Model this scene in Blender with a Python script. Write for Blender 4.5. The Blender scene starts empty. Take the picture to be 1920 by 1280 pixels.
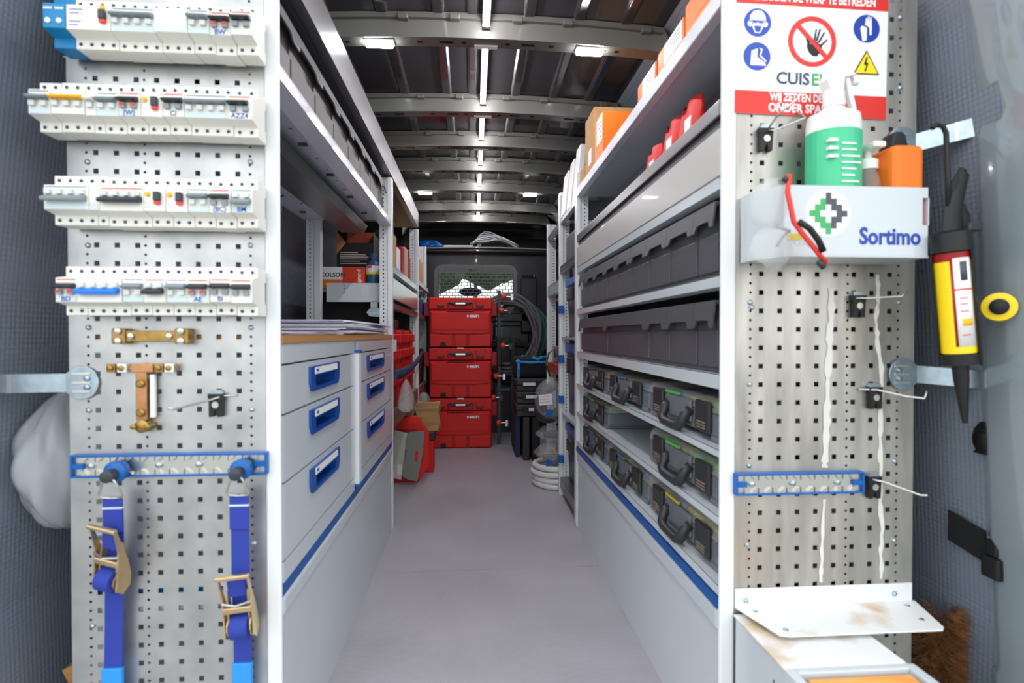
import bpy, bmesh, math, random
from mathutils import Vector, Matrix, Euler
random.seed(7)
S = bpy.context.scene
COL = S.collection
R = math.radians
# ------------------------------------------------------------------ camera
F = 1010.0; H = 0.87
YAW = math.atan(73 / F); PIT = math.atan(13 / F)
cd = bpy.data.cameras.new('camera'); cam = bpy.data.objects.new('camera', cd); COL.objects.link(cam)
cd.sensor_width = 36; cd.lens = F / 1920 * 36; cd.clip_start = 0.02; cd.clip_end = 200
cam.location = (0, 0, H); cam.rotation_euler = (math.pi / 2 - PIT, 0, -YAW)
cd.dof.use_dof = True; cd.dof.focus_distance = 3.2; cd.dof.aperture_fstop = 4.0
S.camera = cam
_fw = Vector((math.sin(YAW) * math.cos(PIT), math.cos(YAW) * math.cos(PIT), -math.sin(PIT)))
_rt = Vector((math.cos(YAW), -math.sin(YAW), 0)); _up = _rt.cross(_fw)
def at(px, py, Y):
    d = _fw * F + _rt * (px - 960) - _up * (py - 640)
    return Vector((0, 0, H)) + d * (Y / d.y)
# ------------------------------------------------------------------ world and exposure
wd = bpy.data.worlds.new('world'); S.world = wd; wd.use_nodes = True
wb = wd.node_tree.nodes['Background']; wb.inputs[0].default_value = (0.93, 0.97, 1.0, 1); wb.inputs[1].default_value = 1.5
S.view_settings.view_transform = 'Standard'; S.view_settings.look = 'None'
S.view_settings.exposure = 0.74; S.view_settings.gamma = 1; S.view_settings.use_curve_mapping = False
# ------------------------------------------------------------------ materials
def lin(c):
    return tuple(((v / 255) / 12.92 if v / 255 <= 0.04045 else ((v / 255 + 0.055) / 1.055) ** 2.4) for v in c) + (1,)
M = {}
def mat(name, c, rough=0.5, metal=0.0, coat=0, trans=0, emit=0, var=0, vscale=20, bump=0, bscale=200, pattern=None, alpha=1, c2=None, ior=1.45, stretch=(1, 1, 1)):
    m = bpy.data.materials.new(name); m.use_nodes = True
    nt = m.node_tree; b = nt.nodes['Principled BSDF']
    b.inputs['Base Color'].default_value = lin(c); b.inputs['Roughness'].default_value = rough
    b.inputs['Metallic'].default_value = metal; b.inputs['Coat Weight'].default_value = coat
    b.inputs['Transmission Weight'].default_value = trans; b.inputs['IOR'].default_value = ior; b.inputs['Alpha'].default_value = alpha
    if emit:
        b.inputs['Emission Color'].default_value = lin(c); b.inputs['Emission Strength'].default_value = emit
    tc = None
    if var or bump or pattern or c2:
        tc = nt.nodes.new('ShaderNodeTexCoord'); mp = nt.nodes.new('ShaderNodeMapping')
        mp.inputs['Scale'].default_value = stretch; nt.links.new(tc.outputs['Object'], mp.inputs[0])
    if var or c2:
        n = nt.nodes.new('ShaderNodeTexNoise'); n.inputs['Scale'].default_value = vscale; n.inputs['Detail'].default_value = 6
        nt.links.new(mp.outputs[0], n.inputs['Vector'])
        rp = nt.nodes.new('ShaderNodeValToRGB'); rp.color_ramp.elements[0].position = 0.3; rp.color_ramp.elements[1].position = 0.7
        d = c2 if c2 else tuple(max(0, v * (1 - var)) for v in c)
        rp.color_ramp.elements[0].color = lin(d); rp.color_ramp.elements[1].color = lin(c)
        nt.links.new(n.outputs[0], rp.inputs[0]); nt.links.new(rp.outputs[0], b.inputs['Base Color'])
    if bump:
        bp = nt.nodes.new('ShaderNodeBump'); bp.inputs['Strength'].default_value = bump; bp.inputs['Distance'].default_value = 0.002
        if pattern == 'brick':
            t = nt.nodes.new('ShaderNodeTexBrick'); t.inputs['Scale'].default_value = bscale; t.inputs['Color1'].default_value = (1, 1, 1, 1); t.inputs['Color2'].default_value = (.9, .9, .9, 1)
            t.inputs['Mortar'].default_value = (0, 0, 0, 1); t.inputs['Mortar Size'].default_value = 0.06; o = t.outputs[0]
        elif pattern == 'ribs':
            t = nt.nodes.new('ShaderNodeTexWave'); t.inputs['Scale'].default_value = bscale; t.bands_direction = 'X'; o = t.outputs[1]
        elif pattern == 'hex':
            t = nt.nodes.new('ShaderNodeTexVoronoi'); t.inputs['Scale'].default_value = bscale; t.inputs['Randomness'].default_value = 0.0; o = t.outputs[0]
        else:
            t = nt.nodes.new('ShaderNodeTexNoise'); t.inputs['Scale'].default_value = bscale; o = t.outputs[0]
        nt.links.new(mp.outputs[0], t.inputs['Vector']); nt.links.new(o, bp.inputs['Height']); nt.links.new(bp.outputs[0], b.inputs['Normal'])
    M[name] = m
    return m
mat('white', (226, 229, 230), 0.35, var=0.03, vscale=8)
mat('rack', (196, 203, 208), 0.28, coat=0.3, var=0.02, vscale=5)
mat('shelf', (190, 193, 202), 0.3, 0.0, coat=0.2, var=0.03, vscale=6)
mat('alu', (128, 127, 128), 0.3, 0.85, bump=0.05, bscale=300, stretch=(1, 0.05, 1))
mat('peg', (196, 196, 195), 0.36, 0.8, c2=(168, 169, 170), vscale=14, bump=0.04, bscale=120)
mat('peg_dirty', (198, 194, 186), 0.38, 0.75, c2=(154, 150, 144), vscale=9, bump=0.05, bscale=90, stretch=(3, 1, 0.5))
mat('zinc', (176, 192, 202), 0.3, 0.9, var=0.12, vscale=60)
mat('steel', (205, 205, 200), 0.28, 0.95)
mat('gold_zinc', (222, 202, 152), 0.3, 0.88, c2=(214, 182, 142), vscale=30)
mat('brass', (176, 142, 78), 0.35, 0.85, var=0.2, vscale=60)
mat('copper', (198, 144, 100), 0.35, 0.8, var=0.15, vscale=40)
mat('blue', (0, 88, 164), 0.4)
mat('blue_deep', (2, 70, 150), 0.35, coat=0.2)
mat('blue_strip', (0, 80, 152), 0.4)
mat('webbing', (40, 58, 150), 0.8, bump=0.5, bscale=300, pattern='ribs', stretch=(0, 1, 1))
mat('blue_tape', (40, 140, 220), 0.5)
mat('red', (222, 24, 15), 0.5, coat=0.0, var=0.05, vscale=6)
mat('red_dark', (150, 14, 14), 0.45)
mat('black', (18, 18, 20), 0.45)
mat('black_soft', (24, 24, 27), 0.8, var=0.2, vscale=40)
mat('dark_hole', (10, 10, 12), 0.8)
mat('bin', (78, 79, 84), 0.42, var=0.06, vscale=20)
mat('bin_lid', (74, 75, 79), 0.45, var=0.06, vscale=20)
mat('bin_clear', (84, 79, 75), 0.5, coat=0.0, c2=(58, 56, 58), vscale=6)
mat('case_grey', (108, 113, 119), 0.4, var=0.05)
mat('case_dark', (46, 47, 50), 0.4)
mat('clear', (235, 238, 236), 0.06, alpha=0.25)
mat('smoky', (196, 196, 188), 0.2, alpha=0.4)
mat('liner', (116, 125, 138), 0.42, bump=1.0, bscale=100, pattern='hex', stretch=(1, 1, 1))
mat('floor', (172, 168, 175), 0.42, bump=0.12, bscale=60, pattern='ribs', var=0.08, vscale=3)
mat('roof', (46, 44, 46), 0.22, coat=0.4)
mat('rib', (114, 114, 108), 0.32, 0.3, coat=0.2)
mat('body_dark', (26, 26, 28), 0.35, coat=0.3)
mat('grille', (98, 99, 101), 0.5)
mat('pillar', (140, 152, 160), 0.12, coat=0.8, var=0.03, vscale=4)
mat('wood', (186, 138, 84), 0.5, c2=(158, 110, 62), vscale=10, stretch=(1, 0.12, 8))
mat('wood_orange', (240, 174, 96), 0.55, c2=(226, 150, 70), vscale=10, stretch=(1, 6, 1))
mat('card', (190, 148, 96), 0.8, var=0.12, vscale=10)
mat('card_dark', (44, 41, 42), 0.6, var=0.1, vscale=10)
mat('card_red', (150, 66, 40), 0.6)
mat('orange', (238, 116, 26), 0.5)
mat('orange_red', (226, 66, 26), 0.5)
mat('paper', (232, 232, 240), 0.7, var=0.03, vscale=10)
mat('paper_blue', (176, 172, 212), 0.7)
mat('plastic_white', (236, 237, 234), 0.35, var=0.02)
mat('breaker', (236, 234, 226), 0.4, var=0.02)
mat('breaker_grey', (206, 212, 212), 0.4)
mat('breaker_label', (200, 216, 220), 0.4)
mat('toggle_grey', (132, 142, 148), 0.4)
mat('toggle_black', (48, 54, 60), 0.4)
mat('toggle_blue', (28, 120, 224), 0.35)
mat('toggle_yellow', (246, 180, 16), 0.35)
mat('relay_blue', (14, 128, 186), 0.4)
mat('red_mark', (224, 60, 48), 0.45)
mat('sign_red', (222, 48, 40), 0.4)
mat('sign_blue', (44, 74, 176), 0.4)
mat('sign_yellow', (250, 220, 20), 0.4)
mat('sign_white', (240, 240, 240), 0.3)
mat('green', (70, 190, 140), 0.4)
mat('green_logo', (62, 168, 96), 0.4)
mat('navy', (44, 62, 100), 0.4)
mat('grey_logo', (74, 74, 84), 0.4)
mat('logo_blue', (18, 60, 160), 0.4)
mat('yellow', (250, 214, 20), 0.35)
mat('rubber', (22, 22, 24), 0.6)
mat('cable_grey', (92, 92, 94), 0.5)
mat('cable_green', (58, 98, 80), 0.5)
mat('hose_white', (214, 214, 212), 0.4)
mat('coir', (134, 88, 44), 0.9, c2=(92, 56, 26), vscale=40)
mat('glow', (255, 250, 255), 0.4, emit=46)
mat('glow_lamp', (246, 250, 255), 0.4, emit=70)
mat('grey_sheet', (128, 132, 124), 0.6, var=0.05)
mat('beige_sheet', (198, 198, 184), 0.6, var=0.04)
mat('leaf', (60, 84, 52), 0.8, c2=(24, 38, 22), vscale=1.6)
mat('asphalt', (150, 150, 146), 0.9, var=0.1, vscale=5)
mat('bag', (206, 210, 216), 0.25, alpha=0.5, bump=1.0, bscale=25)
mat('film', (222, 224, 222), 0.1, alpha=0.2)
mat('pink_box', (206, 150, 140), 0.6)
mat('dirt', (196, 160, 110), 0.8)
mat('white_stained', (228, 229, 228), 0.4, c2=(196, 166, 124), vscale=9)
M['white_stained'].node_tree.nodes['Color Ramp'].color_ramp.elements[0].position = 0.33
M['white_stained'].node_tree.nodes['Color Ramp'].color_ramp.elements[1].position = 0.5
mat('streak', (214, 212, 206), 0.8)
mat('insert_yellow', (206, 180, 60), 0.5)
mat('insert_green', (80, 190, 90), 0.5)
mat('insert_blue', (80, 130, 190), 0.5)
mat('contents', (150, 134, 112), 0.7, c2=(92, 84, 72), vscale=60)
mat('navy_cloth', (40, 52, 90), 0.7, var=0.2, vscale=40)
mat('bottle_blue', (46, 90, 130), 0.35)
mat('goggle_lens', (206, 208, 206), 0.1, alpha=0.2)
mat('tray_grey', (192, 188, 184), 0.3, coat=0.2)
mat('glass', (225, 240, 235), 0.02, trans=1.0, ior=1.02)
# ------------------------------------------------------------------ mesh builder
class MB:
    def __init__(s): s.v = []; s.f = []; s.m = []; s.mi = 0
    def add(s, vs, fs):
        b = len(s.v); s.v += [tuple(p) for p in vs]
        for f in fs: s.f.append([b + i for i in f]); s.m.append(s.mi)
        return s
    def box(s, x0, x1, y0, y1, z0, z1):
        return s.add([(x0, y0, z0), (x1, y0, z0), (x1, y1, z0), (x0, y1, z0), (x0, y0, z1), (x1, y0, z1), (x1, y1, z1), (x0, y1, z1)],
                     [(0, 3, 2, 1), (4, 5, 6, 7), (0, 1, 5, 4), (1, 2, 6, 5), (2, 3, 7, 6), (3, 0, 4, 7)])
    def prism(s, pts, ax, a, b):
        n = len(pts)
        def mk(p, t): return (t, p[0], p[1]) if ax == 'x' else (p[0], t, p[1]) if ax == 'y' else (p[0], p[1], t)
        return s.add([mk(p, a) for p in pts] + [mk(p, b) for p in pts],
                     [tuple(range(n)), tuple(range(2 * n - 1, n - 1, -1))] + [(i, (i + 1) % n, n + (i + 1) % n, n + i) for i in range(n)])
    def taper(s, c0, sx0, sy0, c1, sx1, sy1):
        vs = []
        for c, sx, sy in ((c0, sx0, sy0), (c1, sx1, sy1)):
            vs += [(c[0] - sx, c[1] - sy, c[2]), (c[0] + sx, c[1] - sy, c[2]), (c[0] + sx, c[1] + sy, c[2]), (c[0] - sx, c[1] + sy, c[2])]
        return s.add(vs, [(0, 3, 2, 1), (4, 5, 6, 7), (0, 1, 5, 4), (1, 2, 6, 5), (2, 3, 7, 6), (3, 0, 4, 7)])
    def tube(s, path, r, n=8, closed=False, flat=None):
        P = [Vector(p) for p in path]; k = len(P); vs = []
        nrm = None
        for i in range(k):
            if closed: t = P[(i + 1) % k] - P[i - 1]
            else: t = P[min(i + 1, k - 1)] - P[max(i - 1, 0)]
            t.normalize()
            if nrm is None:
                a = Vector((0, 0, 1)) if abs(t.z) < 0.9 else Vector((1, 0, 0))
                nrm = (a - t * a.dot(t)).normalized()
            else: nrm = (nrm - t * nrm.dot(t)).normalized()
            bn = t.cross(nrm)
            rr = r[i] if isinstance(r, (list, tuple)) else r
            for j in range(n):
                an = 2 * math.pi * j / n
                vs.append(P[i] + nrm * (rr * math.cos(an)) + bn * (rr * math.sin(an) * (flat or 1)))
        fs = []
        for i in range(k if closed else k - 1):
            i2 = (i + 1) % k
            for j in range(n): fs.append((i * n + j, i * n + (j + 1) % n, i2 * n + (j + 1) % n, i2 * n + j))
        if not closed: fs += [tuple(range(n - 1, -1, -1)), tuple((k - 1) * n + j for j in range(n))]
        return s.add(vs, fs)
    def cyl(s, p0, p1, r0, r1=None, n=14): return s.tube([p0, p1], [r0, r0 if r1 is None else r1], n)
    def lathe(s, prof, c=(0, 0, 0), ax='z', n=20):
        vs = []; k = len(prof)
        for r, h in prof:
            for j in range(n):
                a = 2 * math.pi * j / n; u, w = r * math.cos(a), r * math.sin(a)
                p = (u, w, h) if ax == 'z' else (u, h, w) if ax == 'y' else (h, u, w)
                vs.append((p[0] + c[0], p[1] + c[1], p[2] + c[2]))
        fs = [(i * n + j, i * n + (j + 1) % n, (i + 1) * n + (j + 1) % n, (i + 1) * n + j) for i in range(k - 1) for j in range(n)]
        fs += [tuple(range(n - 1, -1, -1)), tuple((k - 1) * n + j for j in range(n))]
        return s.add(vs, fs)
    def frame(s, x0, x1, z0, z1, w, y0, y1):
        s.box(x0, x1, y0, y1, z0, z0 + w); s.box(x0, x1, y0, y1, z1 - w, z1); s.box(x0, x0 + w, y0, y1, z0 + w, z1 - w); return s.box(x1 - w, x1, y0, y1, z0 + w, z1 - w)
    def grid(s, nu, nv, fn, closed_u=False):
        vs = [fn(i / (nu - (0 if closed_u else 1)), j / (nv - 1)) for j in range(nv) for i in range(nu)]
        fs = [(j * nu + i, j * nu + (i + 1) % nu, (j + 1) * nu + (i + 1) % nu, (j + 1) * nu + i) for j in range(nv - 1) for i in range(nu if closed_u else nu - 1)]
        return s.add(vs, fs)
    def xf(s, mtx):
        s.v = [tuple(mtx @ Vector(p)) for p in s.v]; return s
    def build(s, name, mats, parent=None, loc=(0, 0, 0), rot=(0, 0, 0), smooth=False, bev=0, seg=2, solid=0, org=None, sub=0):
        me = bpy.data.meshes.new(name)
        vs = s.v if org is None else [(p[0] - org[0], p[1] - org[1], p[2] - org[2]) for p in s.v]
        me.from_pydata(vs, [], s.f)
        if isinstance(mats, str): mats = [mats]
        for m in mats: me.materials.append(M[m])
        me.polygons.foreach_set('material_index', s.m)
        bm = bmesh.new(); bm.from_mesh(me); bmesh.ops.recalc_face_normals(bm, faces=bm.faces); bm.to_mesh(me); bm.free()
        if smooth:
            me.polygons.foreach_set('use_smooth', [True] * len(me.polygons))
            if smooth != 2: me.set_sharp_from_angle(angle=R(40))
        o = bpy.data.objects.new(name, me); COL.objects.link(o)
        o.location = org if org is not None else loc; o.rotation_euler = rot
        if parent: o.parent = parent
        if solid: q = o.modifiers.new('solid', 'SOLIDIFY'); q.thickness = solid; q.offset = 0
        if bev: q = o.modifiers.new('bevel', 'BEVEL'); q.width = bev; q.segments = seg; q.limit_method = 'ANGLE'; q.angle_limit = R(40)
        if sub: q = o.modifiers.new('sub', 'SUBSURF'); q.levels = sub; q.render_levels = sub
        return o
def tag(o, label=None, cat=None, group=None, kind=None):
    if label: o['label'] = label
    if cat: o['category'] = cat
    if group: o['group'] = group
    if kind: o['kind'] = kind
    return o
def thing(name, label, cat, loc=(0, 0, 0), rot=(0, 0, 0), group=None):
    o = bpy.data.objects.new(name, None); COL.objects.link(o); o.location = loc; o.rotation_euler = rot; o.empty_display_size = 0.05
    return tag(o, label, cat, group)
def struct(o): o['kind'] = 'structure'; return o
def dup(o, loc=None, label=None, parent=None):
    c = o.copy(); COL.objects.link(c)
    if parent: c.parent = parent
    if loc is not None: c.location = loc
    if label: c['label'] = label
    for ch in list(o.children): dup(ch, None, None, c)
    return c
ORD = ['first', 'second', 'third', 'fourth', 'fifth', 'sixth', 'seventh', 'eighth', 'ninth', 'tenth', 'eleventh', 'twelfth']
def text(s, size, m, parent, loc, rot=(R(90), 0, 0), xs=1.0, bold=0.0, align='CENTER', name='lettering', ext=0.0002):
    cu = bpy.data.curves.new('t', 'FONT'); cu.body = s; cu.size = size; cu.offset = bold; cu.extrude = ext; cu.align_x = align; cu.align_y = 'CENTER'; cu.resolution_u = 3
    t = bpy.data.objects.new('t', cu); COL.objects.link(t)
    dg = bpy.context.evaluated_depsgraph_get(); me = bpy.data.meshes.new_from_object(t.evaluated_get(dg)); me.name = name
    bpy.data.objects.remove(t); bpy.data.curves.remove(cu)
    me.transform(Matrix.Diagonal((xs, 1, 1, 1))); me.materials.clear(); me.materials.append(M[m])
    o = bpy.data.objects.new(name, me); COL.objects.link(o); o.location = loc; o.rotation_euler = rot
    if parent: o.parent = parent
    return o
def flat(polys, m, parent, name, y=0.0, th=0.0006):
    b = MB()
    for p in polys: b.prism(p, 'y', y - th, y)
    return b.build(name, m, parent)
def disc(cx, cz, r, n=28, sx=1.0): return [(cx + sx * r * math.cos(2 * math.pi * i / n), cz + r * math.sin(2 * math.pi * i / n)) for i in range(n)]
def ring(cx, cz, r0, r1, n=32):
    out = []
    for i in range(n):
        a, b = 2 * math.pi * i / n, 2 * math.pi * (i + 1) / n
        out.append([(cx + r0 * math.cos(a), cz + r0 * math.sin(a)), (cx + r1 * math.cos(a), cz + r1 * math.sin(a)), (cx + r1 * math.cos(b), cz + r1 * math.sin(b)), (cx + r0 * math.cos(b), cz + r0 * math.sin(b))])
    return out
def perf(mb, u0, u1, v0, v1, cols, fn):
    """sheet with real holes; cols = (u, half, kind, [v centres]) sorted by u"""
    def rect(a, b, c, d):
        if b - a > 1e-5 and d - c > 1e-5: mb.add([fn(a, c), fn(b, c), fn(b, d), fn(a, d)], [(0, 1, 2, 3)])
    cur = u0
    for u, h, k, vs in sorted(cols):
        rect(cur, u - h, v0, v1); cv = v0
        for v in sorted(vs):
            if v - h < v0 or v + h > v1: continue
            rect(u - h, u + h, cv, v - h); cv = v + h
            if k == 'rd':
                sq = [(1, 0), (1, 1), (0, 1), (-1, 1), (-1, 0), (-1, -1), (0, -1), (1, -1)]
                o = [fn(u + h * a, v + h * b) for a, b in sq]
                i = [fn(u + h * 0.96 * math.cos(R(45 * j)), v + h * 0.96 * math.sin(R(45 * j))) for j in range(8)]
                mb.add(o + i, [(j, (j + 1) % 8, 8 + (j + 1) % 8, 8 + j) for j in range(8)])
        rect(u - h, u + h, cv, v1); cur = u + h
    rect(cur, u1, v0, v1)
# ------------------------------------------------------------------ the van shell
XL, XR = -0.357, 0.465       # aisle faces of the two racks
YL, YR = 1.03, 0.985         # rear ends of the two racks
CX = 0.045; YB = 4.78        # centre line, bulkhead
fl = struct(MB().box(-0.92, 1.02, 0.72, YB, -0.03, -0.012).build('floor', 'floor'))
for y0, y1 in ((0.72, 1.985), (1.987, YB)):
    MB().box(-0.92, 1.02, y0, y1, -0.0118, 0.0).build('floor_panel', 'floor', fl)
prof = [(0.915, 0.0), (0.925, 0.35), (0.895, 0.95), (0.845, 1.45), (0.80, 1.70), (0.72, 1.86), (0.60, 1.93)]
def wall(sg, name):
    b = MB(); n = len(prof); ys = (0.87, 1.8, 2.8, 3.8, YB)
    b.grid(n, len(ys), lambda u, v: (CX + sg * prof[round(u * (n - 1))][0], ys[round(v * (len(ys) - 1))], prof[round(u * (n - 1))][1]))
    return struct(b.build(name, 'liner', solid=0.006))
wall_l = wall(-1, 'wall_left'); wall_r = wall(1, 'wall_right')
def arch(x): return 1.945 - 0.022 * ((x - CX) / 0.62) ** 2
rf = MB(); rf.grid(21, 2, lambda u, v: (CX - 0.63 + 1.26 * u, 0.72 + v * 4.6, arch(CX - 0.63 + 1.26 * u)))
roof = struct(rf.build('ceiling', 'roof', solid=0.004, smooth=2))
# pressed beads running along the roof skin
for x in (-0.49, -0.30, -0.115, 0.0, 0.19, 0.36, 0.52):
    z = arch(x); b = MB(); b.prism([(x - 0.026, z + 0.001), (x - 0.014, z - 0.010), (x + 0.014, z - 0.010), (x + 0.026, z + 0.001)], 'y', 0.74, 5.2)
    b.build('roof_bead', 'roof', roof, bev=0.003)
ribs = (1.86, 2.46, 2.90, 3.32, 3.78, 4.36, 4.80)
def rib(y, i):
    b = MB(); n = 25
    def zz(x): return arch(x) - 0.012 - (0.10 * max(0, (abs(x - CX) - 0.60) / 0.06) ** 2 if abs(x - CX) > 0.60 else 0)
    pr = [(-0.05, 0.006), (-0.05, -0.012), (-0.036, -0.012), (-0.03, -0.066), (0.03, -0.066), (0.036, -0.012), (0.05, -0.012), (0.05, 0.006)]
    vs = []
    for k in range(n):
        x = CX - 0.66 + 1.32 * k / (n - 1)
        vs += [(x, y + p[0], zz(x) + p[1]) for p in pr]
    m = len(pr)
    b.add(vs, [(k * m + j, k * m + (j + 1) % m, (k + 1) * m + (j + 1) % m, (k + 1) * m + j) for k in range(n - 1) for j in range(m)] + [tuple(range(m)), tuple((n - 1) * m + j for j in range(m))])
    o = struct(b.build('trim_%d' % (i + 1), 'rib', smooth=True))
    t = MB()
    for x in (-0.50, -0.23, -0.06, 0.15, 0.32, 0.59):
        t.box(x - 0.017, x + 0.017, y - 0.058, y - 0.036, zz(x) - 0.018, zz(x) - 0.002)
    for k, x in enumerate((-0.50, -0.23, -0.06, 0.15, 0.32, 0.59)):
        q = MB().box(-0.017, 0.017, -0.011, 0.011, -0.009, 0.008).build('weld_tab', 'rib', o, loc=(x, y - 0.047, zz(x) - 0.009), bev=0.003)
    for x, hw in ((-0.42, .006), (-0.33, .02), (-0.18, .006), (-0.09, .022), (-0.03, .005), (0.12, .005), (0.19, .02), (0.27, .006), (0.44, .02), (0.50, .006)):
        MB().prism([(x - hw, y - .006), (x + hw, y - .006), (x + hw + .004, y), (x + hw, y + .006), (x - hw, y + .006), (x - hw - .004, y)], 'z', zz(x) - 0.0672, zz(x) - 0.064).build('slot', 'dark_hole', o)
    return zz(CX) - 0.066
rz = [rib(y, i) for i, y in enumerate(ribs)]
# light strip along the centre of the roof
led = thing('light_strip', 'white glowing light strip running along the centre of the roof', 'light', (CX, 0.74, 1.9))
edges = [0.74] + list(ribs) + [5.0]
for i in range(len(edges) - 2):
    y0 = edges[i] + (0.045 if i else 0); y1 = edges[i + 1] - 0.045
    MB().box(-0.0075, 0.0075, y0 - 0.74, y1 - 0.74, -0.003, 0.012).build('diffuser', 'glow', led, bev=0.003)
    MB().box(-0.013, 0.013, y0 - 0.74, y1 - 0.74, 0.0122, 0.022).build('channel', 'alu', led)
for i, y in enumerate(ribs[:6]):
    MB().box(-0.04, 0.04, y - 0.74 + 0.008, y - 0.74 + 0.028, rz[i] - 1.9 - 0.006, rz[i] - 1.9).build('clip', 'plastic_white', led, bev=0.002)
    MB().box(-0.012, 0.012, y - 0.74 - 0.052, y - 0.74 - 0.037, -0.006, 0.016).build('end_cap', 'steel', led)
def lamp(x, y, z, lab):
    t = thing('ceiling_lamp', lab, 'lamp', (x, y, z), group='lamps under the roof ribs')
    MB().box(-0.05, 0.05, -0.020, 0.020, -0.006, 0.0).build('housing', 'plastic_white', t, bev=0.004)
    MB().box(-0.046, 0.046, -0.016, 0.016, -0.016, -0.0062).build('lens', 'glow_lamp', t, bev=0.006, seg=3)
def ribz(x): return arch(x) - 0.012 - 0.066
lamp(-0.315, 1.86, ribz(-0.315), 'rectangular white lamp on the nearest roof rib, above the left shelf rail')
lamp(0.405, 1.86, ribz(0.405), 'rectangular white lamp on the nearest roof rib, on the right of the light strip')
lamp(-0.33, 3.78, ribz(-0.33), 'small rectangular lamp far back on the left of the light strip')
lamp(0.40, 3.78, ribz(0.40), 'small rectangular lamp far back on the right of the light strip')
# bulkhead with window and roof storage
bh = MB(); WX0, WX1, WZ0, WZ1 = -0.30, 0.35, 1.10, 1.45
bh.box(-0.93, WX0, YB, YB + 0.03, 0, 1.575); bh.box(WX1, 1.03, YB, YB + 0.03, 0, 1.575); bh.box(WX0, WX1, YB, YB + 0.03, 0, WZ0); bh.box(WX0, WX1, YB, YB + 0.03, WZ1, 1.575)
wb_ = struct(bh.build('wall_back', 'body_dark'))
MB().prism([(YB + 0.03, 1.575), (YB - 0.06, 1.575), (YB - 0.075, 1.60), (YB - 0.05, 1.627), (YB + 0.03, 1.627)], 'x', -0.72, 0.80).build('header_beam', 'body_dark', wb_, bev=0.01, seg=3)
MB().tube([(-0.55 + 0.11 * k, YB - 0.058, 1.63 - 0.0015 * (k - 6) ** 2 * 0.35) for k in range(13)], 0.008, 6).build('header_flange', 'rib', wb_)
MB().box(-0.72, 0.80, YB - 0.05, 5.6, 1.61, 1.62).build('floor_storage', 'body_dark')
MB().box(-0.72, -0.70, YB - 0.05, 5.6, 1.60, 1.98).build('wall_storage_left', 'body_dark')
MB().box(0.78, 0.80, YB - 0.05, 5.6, 1.60, 1.98).build('wall_storage_right', 'body_dark')
MB().box(-0.72, 0.80, YB - 0.05, 5.6, 1.96, 1.98).build('ceiling_storage', 'body_dark')
MB().box(-0.72, 0.80, 5.58, 5.6, 1.65, 1.98).build('wall_storage_back', 'body_dark')
for n_ in ('wall_storage_left', 'wall_storage_right', 'ceiling_storage', 'floor_storage', 'wall_storage_back'): struct(bpy.data.objects[n_])
MB().prism([(YB - 0.02, 1.40), (YB - 0.05, 1.36), (YB - 0.05, 0.9), (YB - 0.02, 0.86)], 'x', 0.42, 0.56).build('pressing', 'body_dark', wb_, bev=0.01)
MB().box(0.18, 0.50, YB - 0.03, YB, 0.62, 0.95).build('pressing', 'body_dark', wb_, bev=0.02, seg=3)
MB().box(-0.10, 0.62, YB - 0.05, YB, 0.98, 1.06).build('cross_member', 'body_dark', wb_, bev=0.012, seg=3)
MB().cyl((0.54, YB - 0.03, 0.95), (0.54, YB - 0.03, 1.40), 0.006).build('rod', 'steel', wb_)
win = struct(thing('window_1', None, None, (0.025, YB - 0.012, 1.285)))
def rr(w, h, r, n=5):
    out = []
    for sx, sz, a0 in ((1, 1, 0), (-1, 1, 90), (-1, -1, 180), (1, -1, 270)):
        for k in range(n + 1):
            a = R(a0 + 90 * k / n); out.append((sx * (w - r) + r * math.cos(a), sz * (h - r) + r * math.sin(a)))
    return out
o_, i_ = rr(0.365, 0.20, 0.075), rr(0.332, 0.168, 0.05)
b = MB(); n = len(o_)
b.add([(p[0], -0.004, p[1]) for p in o_] + [(p[0], -0.004, p[1]) for p in i_], [(k, (k + 1) % n, n + (k + 1) % n, n + k) for k in range(n)])
b.build('grille_frame', 'grille', win, solid=0.006)
for r_ in range(12):
    z = -0.165 + 0.33 * r_ / 11
    MB().box(-0.335, 0.335, -0.004, 0.0, z - 0.0032, z + 0.0032).build('grille_bar', 'grille', win)
for r_ in range(11):
    z0 = -0.165 + 0.33 * r_ / 11; b = MB()
    for k in range(18):
        x = -0.335 + 0.052 * (k + (0.5 if r_ % 2 else 0))
        if -0.33 < x < 0.33: b.box(x - 0.0036, x + 0.0036, -0.0038, -0.0002, z0 + 0.0032, z0 + 0.03 - 0.0032)
    b.build('grille_web', 'grille', win)
MB().box(-0.345, 0.345, 0.014, 0.018, -0.175, 0.175).build('pane', 'glass', win)
# cab beyond the bulkhead: roof lining, floor, dashboard, mirror, headrests, windscreen pillars
cab = struct(MB().box(-0.95, 1.05, YB + 0.05, 6.9, 0.2, 0.26).build('floor_cab', 'black_soft'))
struct(MB().box(-0.95, 1.05, 5.62, 6.1, 1.56, 1.62).build('ceiling_cab', 'grille'))
tag(MB().box(-0.9, 1.0, 6.5, 6.95, 0.26, 1.08).build('dashboard', 'black_soft', bev=0.05, seg=3), 'dark dashboard seen through the bulkhead window', 'dashboard')
tag(MB().lathe([(0.001, -0.03), (0.09, -0.03), (0.1, 0), (0.09, 0.02), (0.001, 0.02)], ax='y', n=24).xf(Matrix.Diagonal((1.3, 1, 0.5, 1))).box(-.008, .008, -.01, .01, .04, .215).build('mirror', 'black', loc=(-0.03, 6.0, 1.345), smooth=True), 'black rear-view mirror seen through the bulkhead window', 'mirror')
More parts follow.
